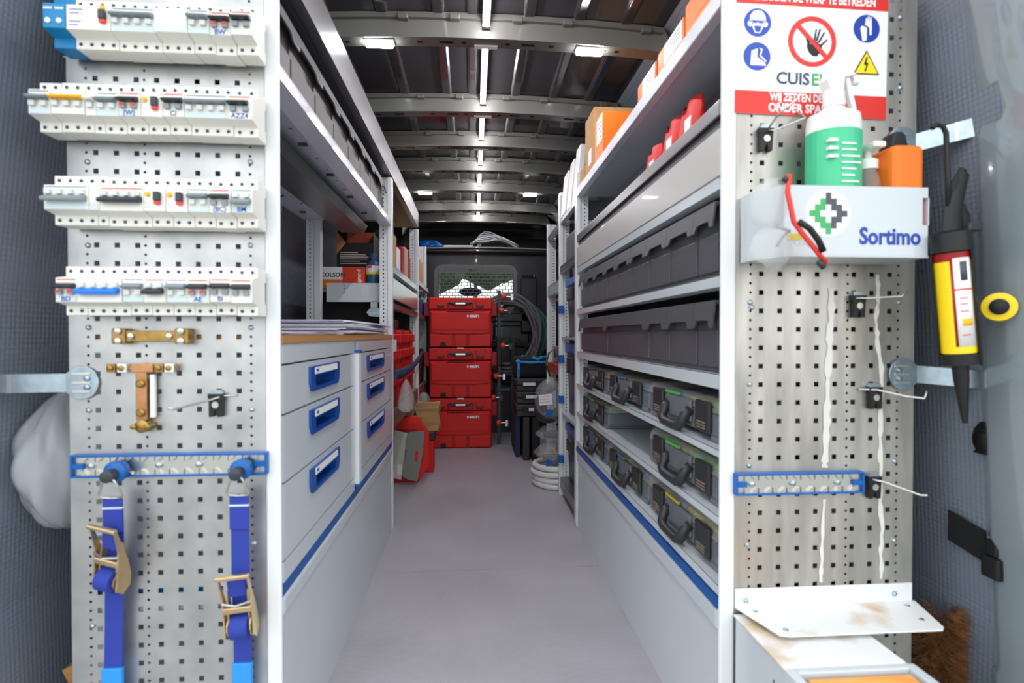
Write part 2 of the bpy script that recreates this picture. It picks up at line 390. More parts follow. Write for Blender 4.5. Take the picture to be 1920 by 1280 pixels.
for x in (-0.52, 0.62):
    t = thing('driver_seat' if x < 0 else 'passenger_seat', 'dark seat back behind the %s half of the grille window' % ('left' if x < 0 else 'right'), 'seat', (x, 5.3, 0.26))
    MB().box(-0.22, 0.22, -0.06, 0.06, 0.0, 0.76).build('backrest', 'black_soft', t, bev=0.04, seg=3)
    MB().box(-0.12, 0.12, -0.05, 0.05, 0.78, 0.96).build('headrest', 'black_soft', t, bev=0.04, seg=3)
struct(MB().box(-40, 40, -40, 60, -0.62, -0.6).build('ground', 'asphalt'))
for k, (x, y, r_) in enumerate(((-1.6, 13, 1.7), (0.1, 20, 2.2), (3.2, 27, 3.0))):
    t = thing('tree', ['leafy green tree far ahead on the left, seen through the grille', 'leafy green tree far ahead in the middle, seen through the grille', 'leafy green tree far ahead on the right, seen through the grille'][k], 'tree', (x, y, -0.6), group='trees ahead of the van')
    MB().cyl((0, 0, 0), (0, 0, 3.2 + .1 * y), 0.09, 0.06).build('trunk', 'card_dark', t)
    b = MB()
    for q in range(60):
        a = random.uniform(0, 6.28); e = random.uniform(-.8, 1.2); rr_ = r_ * random.uniform(.5, .85)
        c = (rr_ * math.cos(a) * math.cos(e), rr_ * math.sin(a) * math.cos(e), 1.38 + .1067 * y + r_ * .62 + rr_ * math.sin(e) * .9)
        b.lathe([(0.02, -.6), (.5, -.35), (.7, 0), (.5, .4), (.02, .65)], c, n=8)
    b.build('crown', 'leaf', t, smooth=2)
# ------------------------------------------------------------------ rack helpers
def post(sg, X, Y, z0, z1, label, w=0.030, d=0.036, m='white', holes=True, near=False):
    """upright: smooth rounded post with a perforated flange behind; sg = -1 on the left rack"""
    t = thing('rack_upright', label, 'upright', (X, Y, z0))
    h = z1 - z0
    MB().box(0 if sg > 0 else -w, w if sg > 0 else 0, 0, d, 0, h).build('post', m, t, bev=0.004, seg=3)
    if holes:
        b = MB(); a0, a1 = (w, w + 0.034) if sg > 0 else (-w - 0.034, -w)
        vs = [0.02 + 0.0175 * k for k in range(int((h - 0.04) / 0.0175))]
        perf(b, a0, a1, 0, h, [((a0 + a1) / 2, 0.0036, 'rd', vs)], lambda u, v: (u, 0.006, v))
        b.build('perforated_flange', m, t, solid=0.0015)
    return t
def pegboard(x0, x1, z0, z1, Y, sqx, sqz, rdx, rdz, label, m):
    t = thing('pegboard', label, 'pegboard', ((x0 + x1) / 2, Y, z0)); ox = (x0 + x1) / 2
    b = MB(); cols = [(x - ox, 0.0046, 'sq', [z - z0 for z in sqz]) for x in sqx] + [(x - ox, 0.0028, 'rd', [z - z0 for z in rdz]) for x in rdx]
    perf(b, x0 - ox, x1 - ox, 0, z1 - z0, cols, lambda u, v: (u, 0, v))
    b.build('sheet', m, t, solid=0.0014)
    e = MB(); e.box(x0 - ox, x0 - ox + 0.0015, 0, 0.0065, 0, z1 - z0); e.box(x1 - ox - 0.0015, x1 - ox, 0, 0.0065, 0, z1 - z0)
    e.build('folded_edge', m, t)
    return t
def bolts(t, pts, loc, r=0.005, m='zinc'):
    for p in pts:
        MB().lathe([(r, 0), (r, -0.0012), (r * 0.75, -0.0035), (r * 0.3, -0.0045)], ax='y', n=10).build('screw', m, t, loc=(p[0] - loc[0], p[1] - loc[1] - 0.0008, p[2] - loc[2]), smooth=True)
# ------------------------------------------------------------------ left rack: end panel
PZ = 0.0333
lx = [at(px, 700, YL).x for px in (184.2, 222.5, 260.7, 298.7, 336.6, 374, 411.3, 448.7)]
zr0 = at(300, 631.5, YL).z
sqz = [zr0 + PZ * k for k in range(-22, 24)]; rdz = [zr0 + PZ / 2 * k for k in range(-44, 48)]
lrx = [at(px, 700, YL).x for px in (166.5, 275.5, 471.5)]
pegL = pegboard(-0.729, XL - 0.027, 0.03, 1.64, YL, lx, sqz, lrx, rdz, 'perforated metal end panel on the left carrying rows of breakers and two blue straps', 'peg')
bolts(pegL, [at(x, y, YL) for x, y in ((165, 304), (470, 304), (166, 460), (470, 460), (167, 614), (471, 614), (168, 769), (473, 767), (175, 1172), (477, 1018), (481, 1163))], pegL.location)
post(-1, XL, YL - 0.003, 0.0, 1.62, 'white rear upright at the near end of the left rack', w=0.027, d=0.009, holes=False)
# rest of the left frames
post(-1, XL, 2.42, 0.0, 1.565, 'white perforated upright between the drawer cabinets and the left rear bay', w=0.022)
rp = at(588, 500, 2.42).x
post(-1, rp + 0.03, 2.42, 0.0, 1.5, 'white perforated upright standing against the left wall behind the worktop', w=0.03)
post(-1, XL, 3.56, 0.0, 1.56, 'slim white upright between the red cases on the shelf and the stacked red cases', w=0.022)
post(-1, XL - 0.02, 4.40, 0.0, 1.58, 'farthest slim white upright of the left rack, behind the stacked red cases', w=0.024)
# ------------------------------------------------------------------ drawer cabinets
def drawer(parent, y0, y1, z0, z1, hy0, hy1):
    """drawer front facing +X at local x=0, with a recessed blue grip"""
    hz1 = z1 - 0.013; hz0 = hz1 - 0.055
    b = MB(); g = 0.002
    def bx(a, c, d, e): b.box(-0.02, 0, a, c, d, e)
    py0, py1, pz0, pz1 = hy0 + 0.03, hy1 - 0.03, hz0 + 0.006, hz1 - 0.02
    bx(y0 + g, py0, z0 + g, z1 - g); bx(py1, y1 - g, z0 + g, z1 - g); bx(py0, py1, z0 + g, pz0); bx(py0, py1, pz1, z1 - g)
    d = b.build('drawer', 'rack', parent)
    f = MB(); c = 0.018
    def fr(a, e, m_): f.prism([(p[0], p[1]) for p in a], 'x', 0.0005, e)
    f.prism([(hy0, hz1), (hy0, hz0 + c), (hy0 + c * .7, hz0), (py0 + 0.004, hz0), (py0 + 0.004, hz1)], 'x', 0.0005, 0.006)
    f.prism([(hy1, hz1), (py1 - 0.004, hz1), (py1 - 0.004, hz0), (hy1 - c * .7, hz0), (hy1, hz0 + c)], 'x', 0.0005, 0.006)
    f.box(0.0005, 0.006, py0 + 0.004, py1 - 0.004, pz1 - 0.002, hz1); f.box(0.0005, 0.006, py0 + 0.004, py1 - 0.004, hz0, pz0 + 0.002)
    f.build('grip_frame', 'blue_deep', d)
    p = MB(); p.box(-0.034, -0.032, py0, py1, pz0, pz1); p.box(-0.032, 0.0004, py0, py0 + 0.0015, pz0, pz1); p.box(-0.032, 0.0004, py1 - 0.0015, py1, pz0, pz1)
    p.box(-0.032, 0.0004, py0, py1, pz0, pz0 + 0.0015); p.box(-0.032, 0.0004, py0, py1, pz1 - 0.0015, pz1)
    p.build('grip_pocket', 'blue_deep', d)
    MB().box(0.006, 0.0072, hy0 + 0.028, hy1 - 0.028, hz1 - 0.018, hz1 - 0.003).build('label_strip', 'plastic_white', d)
    MB().box(0.0072, 0.0076, hy0 + 0.036, hy0 + 0.052, hz1 - 0.013, hz1 - 0.007).build('label_print', 'blue_deep', d)
    return d
def cabinet(y0, y1, label, handle):
    t = thing('drawer_cabinet', label, 'cabinet', (XL, y0, 0.40)); L = y1 - y0
    g0 = 0.04
    b = MB(); b.box(-0.36, -0.022, g0, L, 0.0, 0.012); b.box(-0.36, -0.022, g0, L, 0.440, 0.452); b.box(-0.36, -0.345, g0, L, 0.012, 0.44)
    b.box(-0.345, -0.022, g0, g0 + 0.012, 0.012, 0.44); b.box(-0.345, -0.022, L - 0.012, L, 0.012, 0.44)
    b.build('body', 'rack', t)
    for z0, z1 in ((0.318, 0.413), (0.188, 0.318), (0.040, 0.188)):
        drawer(t, 0.004, L - 0.004, z0, z1, *handle)
    MB().box(-0.02, 0.0, 0.004, L - 0.004, 0.415, 0.452).build('apron', 'rack', t)
    MB().box(-0.02, 0.0, 0.004, L - 0.004, 0.0, 0.038).build('bottom_rail', 'rack', t)
    return t
cabinet(YL + 0.008, 1.655, 'pale grey drawer cabinet with wide blue grips, nearest on the left under the worktop', (0.162, 0.412))
cabinet(1.70, 2.415, 'pale grey drawer cabinet beyond the white locking post, under the worktop', (0.14, 0.47))
t = thing('locking_post', 'white vertical locking post with blue end caps between the two drawer cabinets', 'post', (XL, 1.658, 0.415))
MB().box(-0.02, 0.012, 0.0, 0.038, 0.0, 0.40).build('bar', 'white', t, bev=0.004, seg=3)
for z in (-0.008, 0.4002): MB().box(-0.022, 0.014, -0.002, 0.042, z, z + 0.008).build('end_cap', 'blue', t, bev=0.002)
wt = thing('worktop', 'long wooden worktop on top of the left drawer cabinets', 'worktop', (XL, YL + 0.008, 0.8525))
MB().box(-0.36, -0.004, 0, 1.38, 0, 0.016).build('board', 'wood', wt)
MB().box(-0.0038, 0.002, 0, 1.38, 0, 0.0165).build('edge_band', 'wood', wt)
MB().box(XL - 0.37, XL - 0.002, YL + 0.008, 2.415, 0.374, 0.3995).build('base_rail', 'blue_strip', org=(XL, YL + 0.008, 0.374))
tag(bpy.data.objects['base_rail'], 'blue edging rail running under the left drawer cabinets', 'rail')
bp = thing('floor_locker', 'tall plain grey floor locker under the left drawers', 'locker', (XL, YL + 0.008, 0))
MB().box(-0.37, -0.0202, 0.05, 1.377, 0.0, 0.335).build('body', 'rack', bp)
MB().box(-0.02, -0.004, 0, 1.377, 0.0, 0.335).build('front_panel', 'rack', bp)
MB().box(-0.37, 0.001, 0, 1.377, 0.3352, 0.3735).build('top_fold', 'rack', bp, bev=0.008, seg=3)
# papers on the worktop
def paper_stack(name, lab, x0, x1, y0, y1, z, n, dz, fold=False):
    t = thing(name, lab, 'papers', ((x0 + x1) / 2, (y0 + y1) / 2, z))
    for k in range(n):
        dx, dy, a = random.uniform(-.012, .012), random.uniform(-.02, .02), R(random.uniform(-3, 3))
        hx, hy = (x1 - x0) / 2 - random.uniform(0, .01), (y1 - y0) / 2 - random.uniform(0, .02)
        b = MB(); wv = random.uniform(0, .004) if k > 1 else 0
        b.grid(2, 9, lambda u, v: (hx * (2 * u - 1), hy * (2 * v - 1), wv * math.sin(v * 7 + k) * (v)))
        b.build('sheet', 'paper_blue' if k % 7 == 3 else 'paper', t, loc=(dx, dy, k * dz + dz * .5 + .0006), rot=(0, 0, a), solid=dz * 0.8)
paper_stack('plan_stack', 'thick stack of folded white plans lying at the far end of the worktop', XL - 0.30, XL - 0.01, 1.62, 2.38, 0.869, 13, 0.0034)
paper_stack('loose_papers', 'loose white sheets lying on the worktop near the left upright', XL - 0.30, XL - 0.02, 1.10, 1.58, 0.869, 4, 0.0016)
# shelf over the worktop
def shelf(name, label, x0, x1, y0, y1, z0, z1, sg, m='shelf', lip=0.02, holes=True, deck=None):
    """sg=-1: aisle lip at x1 (left rack); sg=1: aisle lip at x0. z0..z1 lip height"""
    t = thing(name, label, 'shelf', ((x0 + x1) / 2, y0, z0)); ox = (x0 + x1) / 2; L = y1 - y0; h = z1 - z0
    dk = h - 0.004 if deck is None else deck
    lx0, lx1 = (x1 - ox - lip, x1 - ox) if sg < 0 else (x0 - ox, x0 - ox + lip)
    b = MB(); cols = []
    if holes:
        ys = [0.1 + 0.11 * k for k in range(int((L - 0.1) / 0.11))]
        for fx in (0.22, 0.5, 0.78):
            cols.append((x0 - ox + (x1 - x0) * fx, 0.006, 'rd', ys))
    perf(b, x0 - ox, x1 - ox, 0, L, cols, lambda u, v: (u, v, dk))
    b.build('deck', m, t, solid=0.0016)
    e = MB()
    if sg < 0: e.prism([(lx1, 0.004), (lx1, h), (lx1 - 0.004, h), (lx1 - 0.005, 0.005), (lx0, 0.005), (lx0, 0.0)][::-1] + [], 'y', 0, L)
    else: e.prism([(lx0, 0.004), (lx0, h), (lx0 + 0.004, h), (lx0 + 0.005, 0.005), (lx1, 0.005), (lx1, 0.0)], 'y', 0, L)
    e.build('front_lip', m, t)
    return t
t = shelf('bin_shelf', 'grey metal shelf over the worktop holding the clear-fronted bins', -0.74, XL - 0.004, YL + 0.008, 2.415, 1.347, 1.377, -1, lip=0.045)
MB().prism([(-0.04, -0.002), (0.09, -0.002), (0.075, -0.03), (-0.025, -0.03)], 'y', 0.02, 1.37).build('stiffening_channel', 'alu', t)
for y in (0.15, 0.42, 0.69, 0.96, 1.22):
    for x in (-0.13, 0.115):
        MB().box(-0.011, 0.011, -0.005, 0.005, -0.007, -0.0005).build('divider_clip', 'bin', t, loc=(x - 0.01, y, 0.025))
# roof-height rails of the left rack
def toprail(y0, y1, lab):
    t = thing('top_shelf', lab, 'shelf', (XL, y0, 1.575)); L = y1 - y0
    b = MB(); b.prism([(-0.014, 0.004), (-0.014, 0.007), (-0.012, 0.007), (-0.012, 0.098), (-0.028, 0.098), (-0.028, 0.1), (-0.002, 0.1), (-0.002, 0.0), (-0.03, 0.0), (-0.03, 0.004)], 'y', 0, L)
    b.build('rail', 'alu', t, bev=0.001)
    MB().box(-0.36, -0.0305, 0, L, 0.0, 0.004).build('deck', 'bin', t)
    return t
toprail(YL + 0.008, 2.455, 'nearest top shelf of the left rack with a tall metal rail under the roof')
toprail(2.458, 3.60, 'farther top shelf of the left rack with a tall metal rail under the roof')
# clear fronted bins on the shelf
def lid_front(y0, y1, z0, zt, tooth, sg, x, slant=0.008):
    """front flange of a bin lid: outline in y,z with a tooth at either end, leaning outwards"""
    w = y1 - y0; k = min(0.02, w * 0.13); r_ = min(0.011, w * 0.1)
    pl = [(0.001, zt), (0.001, z0), (k, z0), (k + r_, z0 + tooth), (w - k - r_, z0 + tooth), (w - k, z0), (w - 0.001, z0), (w - 0.001, zt)]
    b = MB(); m = len(pl)
    def px(z): return -sg * slant * (1 - (z - z0) / (zt - z0))
    vs = [(px(z), y, z) for y, z in pl] + [(px(z) + sg * 0.004, y, z) for y, z in pl]
    # split in convex pieces
    fs = [(0, 1, 2, 3), (0, 3, 4, 7), (4, 5, 6, 7)]
    fs = fs + [tuple(i + m for i in f) for f in fs] + [(i, (i + 1) % m, m + (i + 1) % m, m + i) for i in range(m)]
    b.add(vs, fs); return b
def bin_(sg, X, y0, y1, z0, hb, hl, tooth, label, mb='bin', ml='bin_lid', group=None, depth=0.33, lidh=0.045):
    t = thing('storage_bin', label, 'bin', (X, y0, z0), group=group); w = y1 - y0; s_ = sg
    b = MB(); a, c = (0.012, depth) if sg > 0 else (-depth, -0.012)
    g = 0.004 if mb == 'bin_clear' else 0.0015
    b.box(a, c, g, w - g, 0, hb)
    b.build('body', mb, t, bev=0.004, seg=2)
    if ml == 'bin_lid':
        e = MB(); e.box(min(s_ * 0.006, s_ * 0.012), max(s_ * 0.006, s_ * 0.012), 0.004, w - 0.004, hb * 0.08, hb * 0.62)
        e.build('label_holder', mb, t, bev=0.002)
    lid_front(y0, y1, hb - lidh, hb + hl, tooth, sg, X).build('lid_flange', ml, t)
    d = MB(); d.box(min(s_ * 0.002, s_ * depth), max(s_ * 0.002, s_ * depth), 0.001, w - 0.001, hb + 0.0005, hb + hl); d.build('lid', ml, t, bev=0.003)
    return t
ys = [YL + 0.03, 1.205, 1.385, 1.565, 1.745, 1.925, 2.105, 2.285, 2.41]
for i in range(len(ys) - 1):
    bin_(-1, XL - 0.03, ys[i], ys[i + 1], 1.3755, 0.150, 0.012, 0.018, 'clear-fronted storage bin over the worktop, %s along from the near left upright' % ORD[i], 'bin_clear', 'bin_lid', 'clear-fronted bins over the worktop', lidh=0.035)
# back bays of the left rack
def lower_shelf_left(y0, y1, z0, z1, lab, m='shelf', name='rear_shelf'):
    return shelf(name, lab, -0.424 if y0 < 3 else -0.74, XL - 0.002, y0, y1, z0, z1, -1, m, holes=False)
lower_shelf_left(2.46, 3.555, 1.148, 1.185, 'metal shelf of the left rear bay carrying the dark carton and blue bottle')
t = thing('steel_locker', 'shiny steel locker front between two shelves of the left rear bay', 'locker', (XL, 2.46, 1.03))
MB().box(-0.062, -0.002, 0.0, 1.09, 0.0, 0.098).build('front', 'steel', t, bev=0.003)
lower_shelf_left(2.46, 3.555, 0.985, 1.012, 'narrow metal shelf below the steel locker in the left rear bay', 'alu')
t = thing('board_shelf', 'shelf with a wooden board carrying the red cases in the left rear bay', 'shelf', (XL, 2.46, 0.44))
MB().box(-0.37, -0.02, 0, 1.09, 0.062, 0.082).build('board', 'wood', t)
MB().box(-0.02, -0.002, 0, 1.09, 0.0, 0.082).build('front_lip', 'alu', t, bev=0.003)
lower_shelf_left(3.60, 4.395, 1.20, 1.235, 'upper shelf of the farthest left bay behind the white upright', 'alu')
lower_shelf_left(3.60, 4.395, 0.98, 1.01, 'middle shelf of the farthest left bay with a blue box above it', 'alu')
t = thing('far_board_shelf', 'low wooden shelf of the farthest left bay beside the stacked red cases', 'shelf', (XL, 3.60, 0.43))
MB().box(-0.37, -0.02, 0, 0.79, 0.052, 0.07).build('board', 'wood', t); MB().box(-0.02, -0.002, 0, 0.79, 0.0, 0.07).build('front_lip', 'alu', t)
for y0, lab in ((3.62, 'nearer'), (3.98, 'farther')):
    tag(MB().box(-0.30, 0, 0, 0.32, 0, 0.20).build('carton', 'card', loc=(XL - 0.04, y0, 1.2345), bev=0.003), '%s brown carton on the upper shelf of the farthest left bay' % lab, 'box')
tag(MB().box(-0.28, 0, 0, 0.25, 0, 0.15).build('blue_box', 'blue', loc=(XL - 0.03, 4.05, 1.0095), bev=0.006), 'blue box on the middle shelf of the farthest left bay', 'box')
tag(MB().box(-0.28, 0, 0, 0.38, 0, 0.13).build('steel_box', 'alu', loc=(XL - 0.03, 3.62, 1.0095), bev=0.006), 'grey metal box on the middle shelf of the farthest left bay', 'box')
tag(MB().box(-0.28, 0, 0, 0.6, 0, 0.26).build('tool_box', 'case_dark', loc=(XL - 0.03, 3.66, 0.5005), bev=0.01), 'dark tool box on the low shelf of the farthest left bay', 'box')
# end bracket shelf seen through the frame, with cable tie box, bottle, dark carton
bY = 2.47
t = thing('end_tray', 'white folded tray end between two uprights under the orange box', 'tray', (-0.63, bY, 1.075))
a = at(612, 530, bY); c = at(714, 566, bY)
b = MB(); b.box(a.x + .63, c.x + .63, 0, 0.003, c.z - 1.075, a.z - 1.075); b.box(a.x + .63, c.x + .63, 0.003, 0.36, 0.0, 0.004)
for px in (640,):
    pass
b.build('panel', 'rack', t)
for y in (535, 541, 548):
    q = at(645, y, bY); MB().lathe([(0.003, 0), (0.003, -0.0006)], ax='y', n=8).build('rivet', 'red_dark', t, loc=(q.x + .63, -0.0002, q.z - 1.075))
q0, q1 = at(695, 566, bY), at(708, 577, bY)
MB().box(q0.x + .63, q1.x + .63, 0, 0.003, q1.z - 1.075, q0.z - 1.075 + .002).build('tab', 'rack', t)
q = at(703, 586, bY)
t = thing('hinge_plate', 'small pointed zinc bracket plate on the upright above the papers', 'bracket', (q.x, bY - 0.02, q.z))
MB().prism([(-0.034, 0), (-0.02, 0.017), (0.03, 0.02), (0.03, -0.02), (-0.02, -0.017)], 'y', 0, 0.003).build('plate', 'zinc', t)
for x in (-0.018, 0.0, 0.015): MB().lathe([(0.004, 0), (0.004, -0.002)], ax='y', n=8).build('screw', 'steel', t, loc=(x, 0, 0))
zt = 1.079
q0, q1 = at(606, 528, 2.50), at(684, 500, 2.50)
t = thing('cable_tie_box', 'orange and white cable tie box lying on the tray end', 'box', ((q0.x + q1.x) / 2, 2.50, zt + .0005)); hw = (q1.x - q0.x) / 2; hh = q1.z - zt - .002
MB().box(-hw, hw, 0, 0.25, 0, hh).build('carton', 'orange_red', t, bev=0.002)
MB().box(-hw, -hw * .08, -0.0006, 0, hh * .42, hh).build('white_panel', 'plastic_white', t)
MB().box(-hw, -hw * .08, -0.0006, 0, 0.001, hh * .42).build('orange_panel', 'orange', t)
for k in range(4): MB().lathe([(0.007, 0), (0.007, -0.0008)], ax='y', n=8).build('picture', 'insert_yellow', t, loc=(-hw * .88 + k * 0.021, -0.0008, hh * .2))
text('COLSON', 0.028, 'grey_logo', t, (-hw * .54, -0.0008, hh * .62), bold=0.0008, xs=0.95)
text('legrand', 0.026, 'plastic_white', t, (hw * .72, -0.0006, hh * .5), rot=(R(90), R(-90), 0), bold=0.0006)
q = at(699, 528, 2.52)
t = thing('blue_bottle', 'small dark blue bottle with a white and yellow label beside the orange box', 'bottle', (q.x, 2.53, zt + .0005))
MB().lathe([(0.03, 0), (0.032, 0.004), (0.032, 0.105), (0.026, 0.122), (0.014, 0.132), (0.014, 0.14)], n=24).build('body', 'bottle_blue', t, smooth=True)
MB().lathe([(0.017, 0.139), (0.018, 0.158), (0.015, 0.164)], n=16).build('cap', 'bottle_blue', t, smooth=True)
MB().lathe([(0.0323, 0.075), (0.0326, 0.0752), (0.0326, 0.105), (0.0323, 0.1052)], n=24).build('label_white', 'plastic_white', t)
MB().lathe([(0.0323, 0.066), (0.0326, 0.0662), (0.0326, 0.075), (0.0323, 0.0752)], n=24).build('label_yellow', 'yellow', t)
MB().box(-0.022, 0.0, -0.0334, -0.025, 0.094, 0.104).build('label_red', 'red', t)
q0, q1 = at(622, 528, 2.66), at(693, 425, 2.66)
t = thing('dark_carton', 'torn open black carton with a reddish flap standing behind the orange box', 'box', ((q0.x + q1.x) / 2, 2.76, zt + .0005)); hw = (q1.x - q0.x) / 2; hh = q1.z - zt
b = MB(); b.box(-hw, hw, 0, 0.003, 0, hh * .80); b.box(-hw, -hw + .003, 0.003, 0.2, 0, hh * .95); b.box(hw - .003, hw, 0.003, 0.2, 0, hh * .95); b.box(-hw, hw, 0.197, 0.2, 0, hh * .95); b.box(-hw, hw, 0, .2, 0, .003)
b.build('carton', 'card_dark', t)
MB().box(-hw * .55, hw * 1.0, 0.02, 0.023, hh * .80, hh * 1.0).build('flap', 'card_red', t, rot=(R(-4), 0, 0))
flat([[(-hw, hh * .62), (-hw * .5, hh * .80), (-hw, hh * .98)]], 'card', t, 'torn_edge', y=-0.001)
flat([[(-hw * .12, hh * .32), (0.012, hh * .36), (0.03, hh * .31), (0.036, hh * .2), (0.04, hh * .0), (0.005, 0), (0.012, hh * .18), (-0.004, hh * .24), (-0.006, hh * .2), (-0.012, hh * .1), (-0.006, hh * .24)]], 'plastic_white', t, 'printed_figure', y=-0.0005)
for k, w_ in enumerate((.62, .9, 1.0, .95, .7, 1.0)):
    MB().box(-hw * .82, -hw * .82 + hw * 1.55 * w_, -0.0012, -0.0004, hh * (.64 - k * .035), hh * (.652 - k * .035)).build('printed_line', 'plastic_white', t)
q0 = at(520, 365, 1.15)
tag(MB().box(-0.0006, 0.0006, -0.11, 0.11, -0.24, 0.0).build('wall_sheet', 'paper', loc=(-0.793, 2.22, 1.46), rot=(0, R(5.7), 0)), 'white sheet of paper hung on the left wall above the worktop', 'paper')
tag(MB().box(0, .30, 0, .02, 0, .58).build('black_board', 'black_soft', loc=(-.735, 3.0, .905)), 'black board standing behind the torn dark carton', 'board')
tag(MB().box(0, .27, 0, .03, 0, .17).build('black_tray', 'black_soft', loc=(-.70, 2.56, .8985), bev=.004), 'black tray standing under the orange cable tie box', 'tray')
# boxes on the shelf of the left rear bay
for k, (y0, w_, h_, m, lab) in enumerate(((2.56, 0.10, 0.16, 'card', 'beige'), (2.70, 0.10, 0.12, 'paper', 'white'), (2.86, 0.09, 0.15, 'red_dark', 'dark red'), (3.00, 0.12, 0.17, 'pink_box', 'pale pink'), (3.16, 0.09, 0.14, 'card_red', 'brown red'))):
    tag(MB().box(-0.042, 0, 0, w_, 0, h_).build('small_box', m, loc=(XL - 0.014, y0, 1.1815), bev=0.003), '%s small box on the upper shelf of the left rear bay' % lab, 'box')
# red cases on the board shelf
def small_case(y, w, lab, h=0.37):
    t = thing('red_tool_case', lab, 'case', (XL - 0.015, y, 0.5225))
    MB().box(-0.34, -0.012, 0, w, 0, h).build('shell', 'red', t, bev=0.012, seg=3)
    for z in (0.10, 0.22, 0.30): MB().box(-0.012, 0.0, 0.01, w - 0.01, z, z + 0.05).build('ridge', 'red', t, bev=0.006)
    MB().box(-0.33, -0.004, w * .44, w * .56, -0.0002, h + 0.004).build('seam', 'red_dark', t)
    return t
small_case(2.50, 0.30, 'upright red tool case on the board shelf with a white tag, nearest the drawers')
small_case(2.82, 0.30, 'upright red tool case in the middle of the board shelf')
small_case(3.14, 0.34, 'upright red tool case at the far end of the board shelf')
tag(MB().box(0.0, 0.0015, 0, 0.11, 0, 0.055).build('paper_tag', 'paper', loc=(XL - 0.0135, 2.53, 0.79)), 'small white tag stuck on the nearest upright red case', 'tag')
tag(MB().box(-0.22, 0, 0, 0.30, 0, 0.05).build('dark_tray', 'case_dark', loc=(XL - 0.04, 2.62, 0.897), bev=0.008), 'flat dark tray lying on top of the red cases', 'tray')
b = MB(); b.tube([(0.0, 2.46, 0.69), (0.012, 2.6, 0.685), (0.016, 2.9, 0.69), (0.014, 3.2, 0.705), (0.02, 3.42, 0.735), (0.015, 3.58, 0.75)], [0.022, 0.026, 0.02, 0.018, 0.016, 0.014], 8, flat=0.5)
tag(b.build('retaining_strap', 'navy_cloth', org=(0.0, 2.46, 0.69), smooth=True), 'dark blue cloth strap holding the upright red cases on the shelf', 'strap')
bpy.data.objects['retaining_strap'].location.x = XL + 0.008
b = MB(); b.lathe([(0.004, 0.10), (0.02, 0.075), (0.036, 0.02), (0.04, -0.03), (0.02, -0.05), (0.002, -0.05)], n=10)
tag(b.build('plastic_bag', 'film', loc=(XL + 0.05, 2.50, 0.565), smooth=2), 'small clear plastic bag hanging in front of the upright red cases', 'bag')
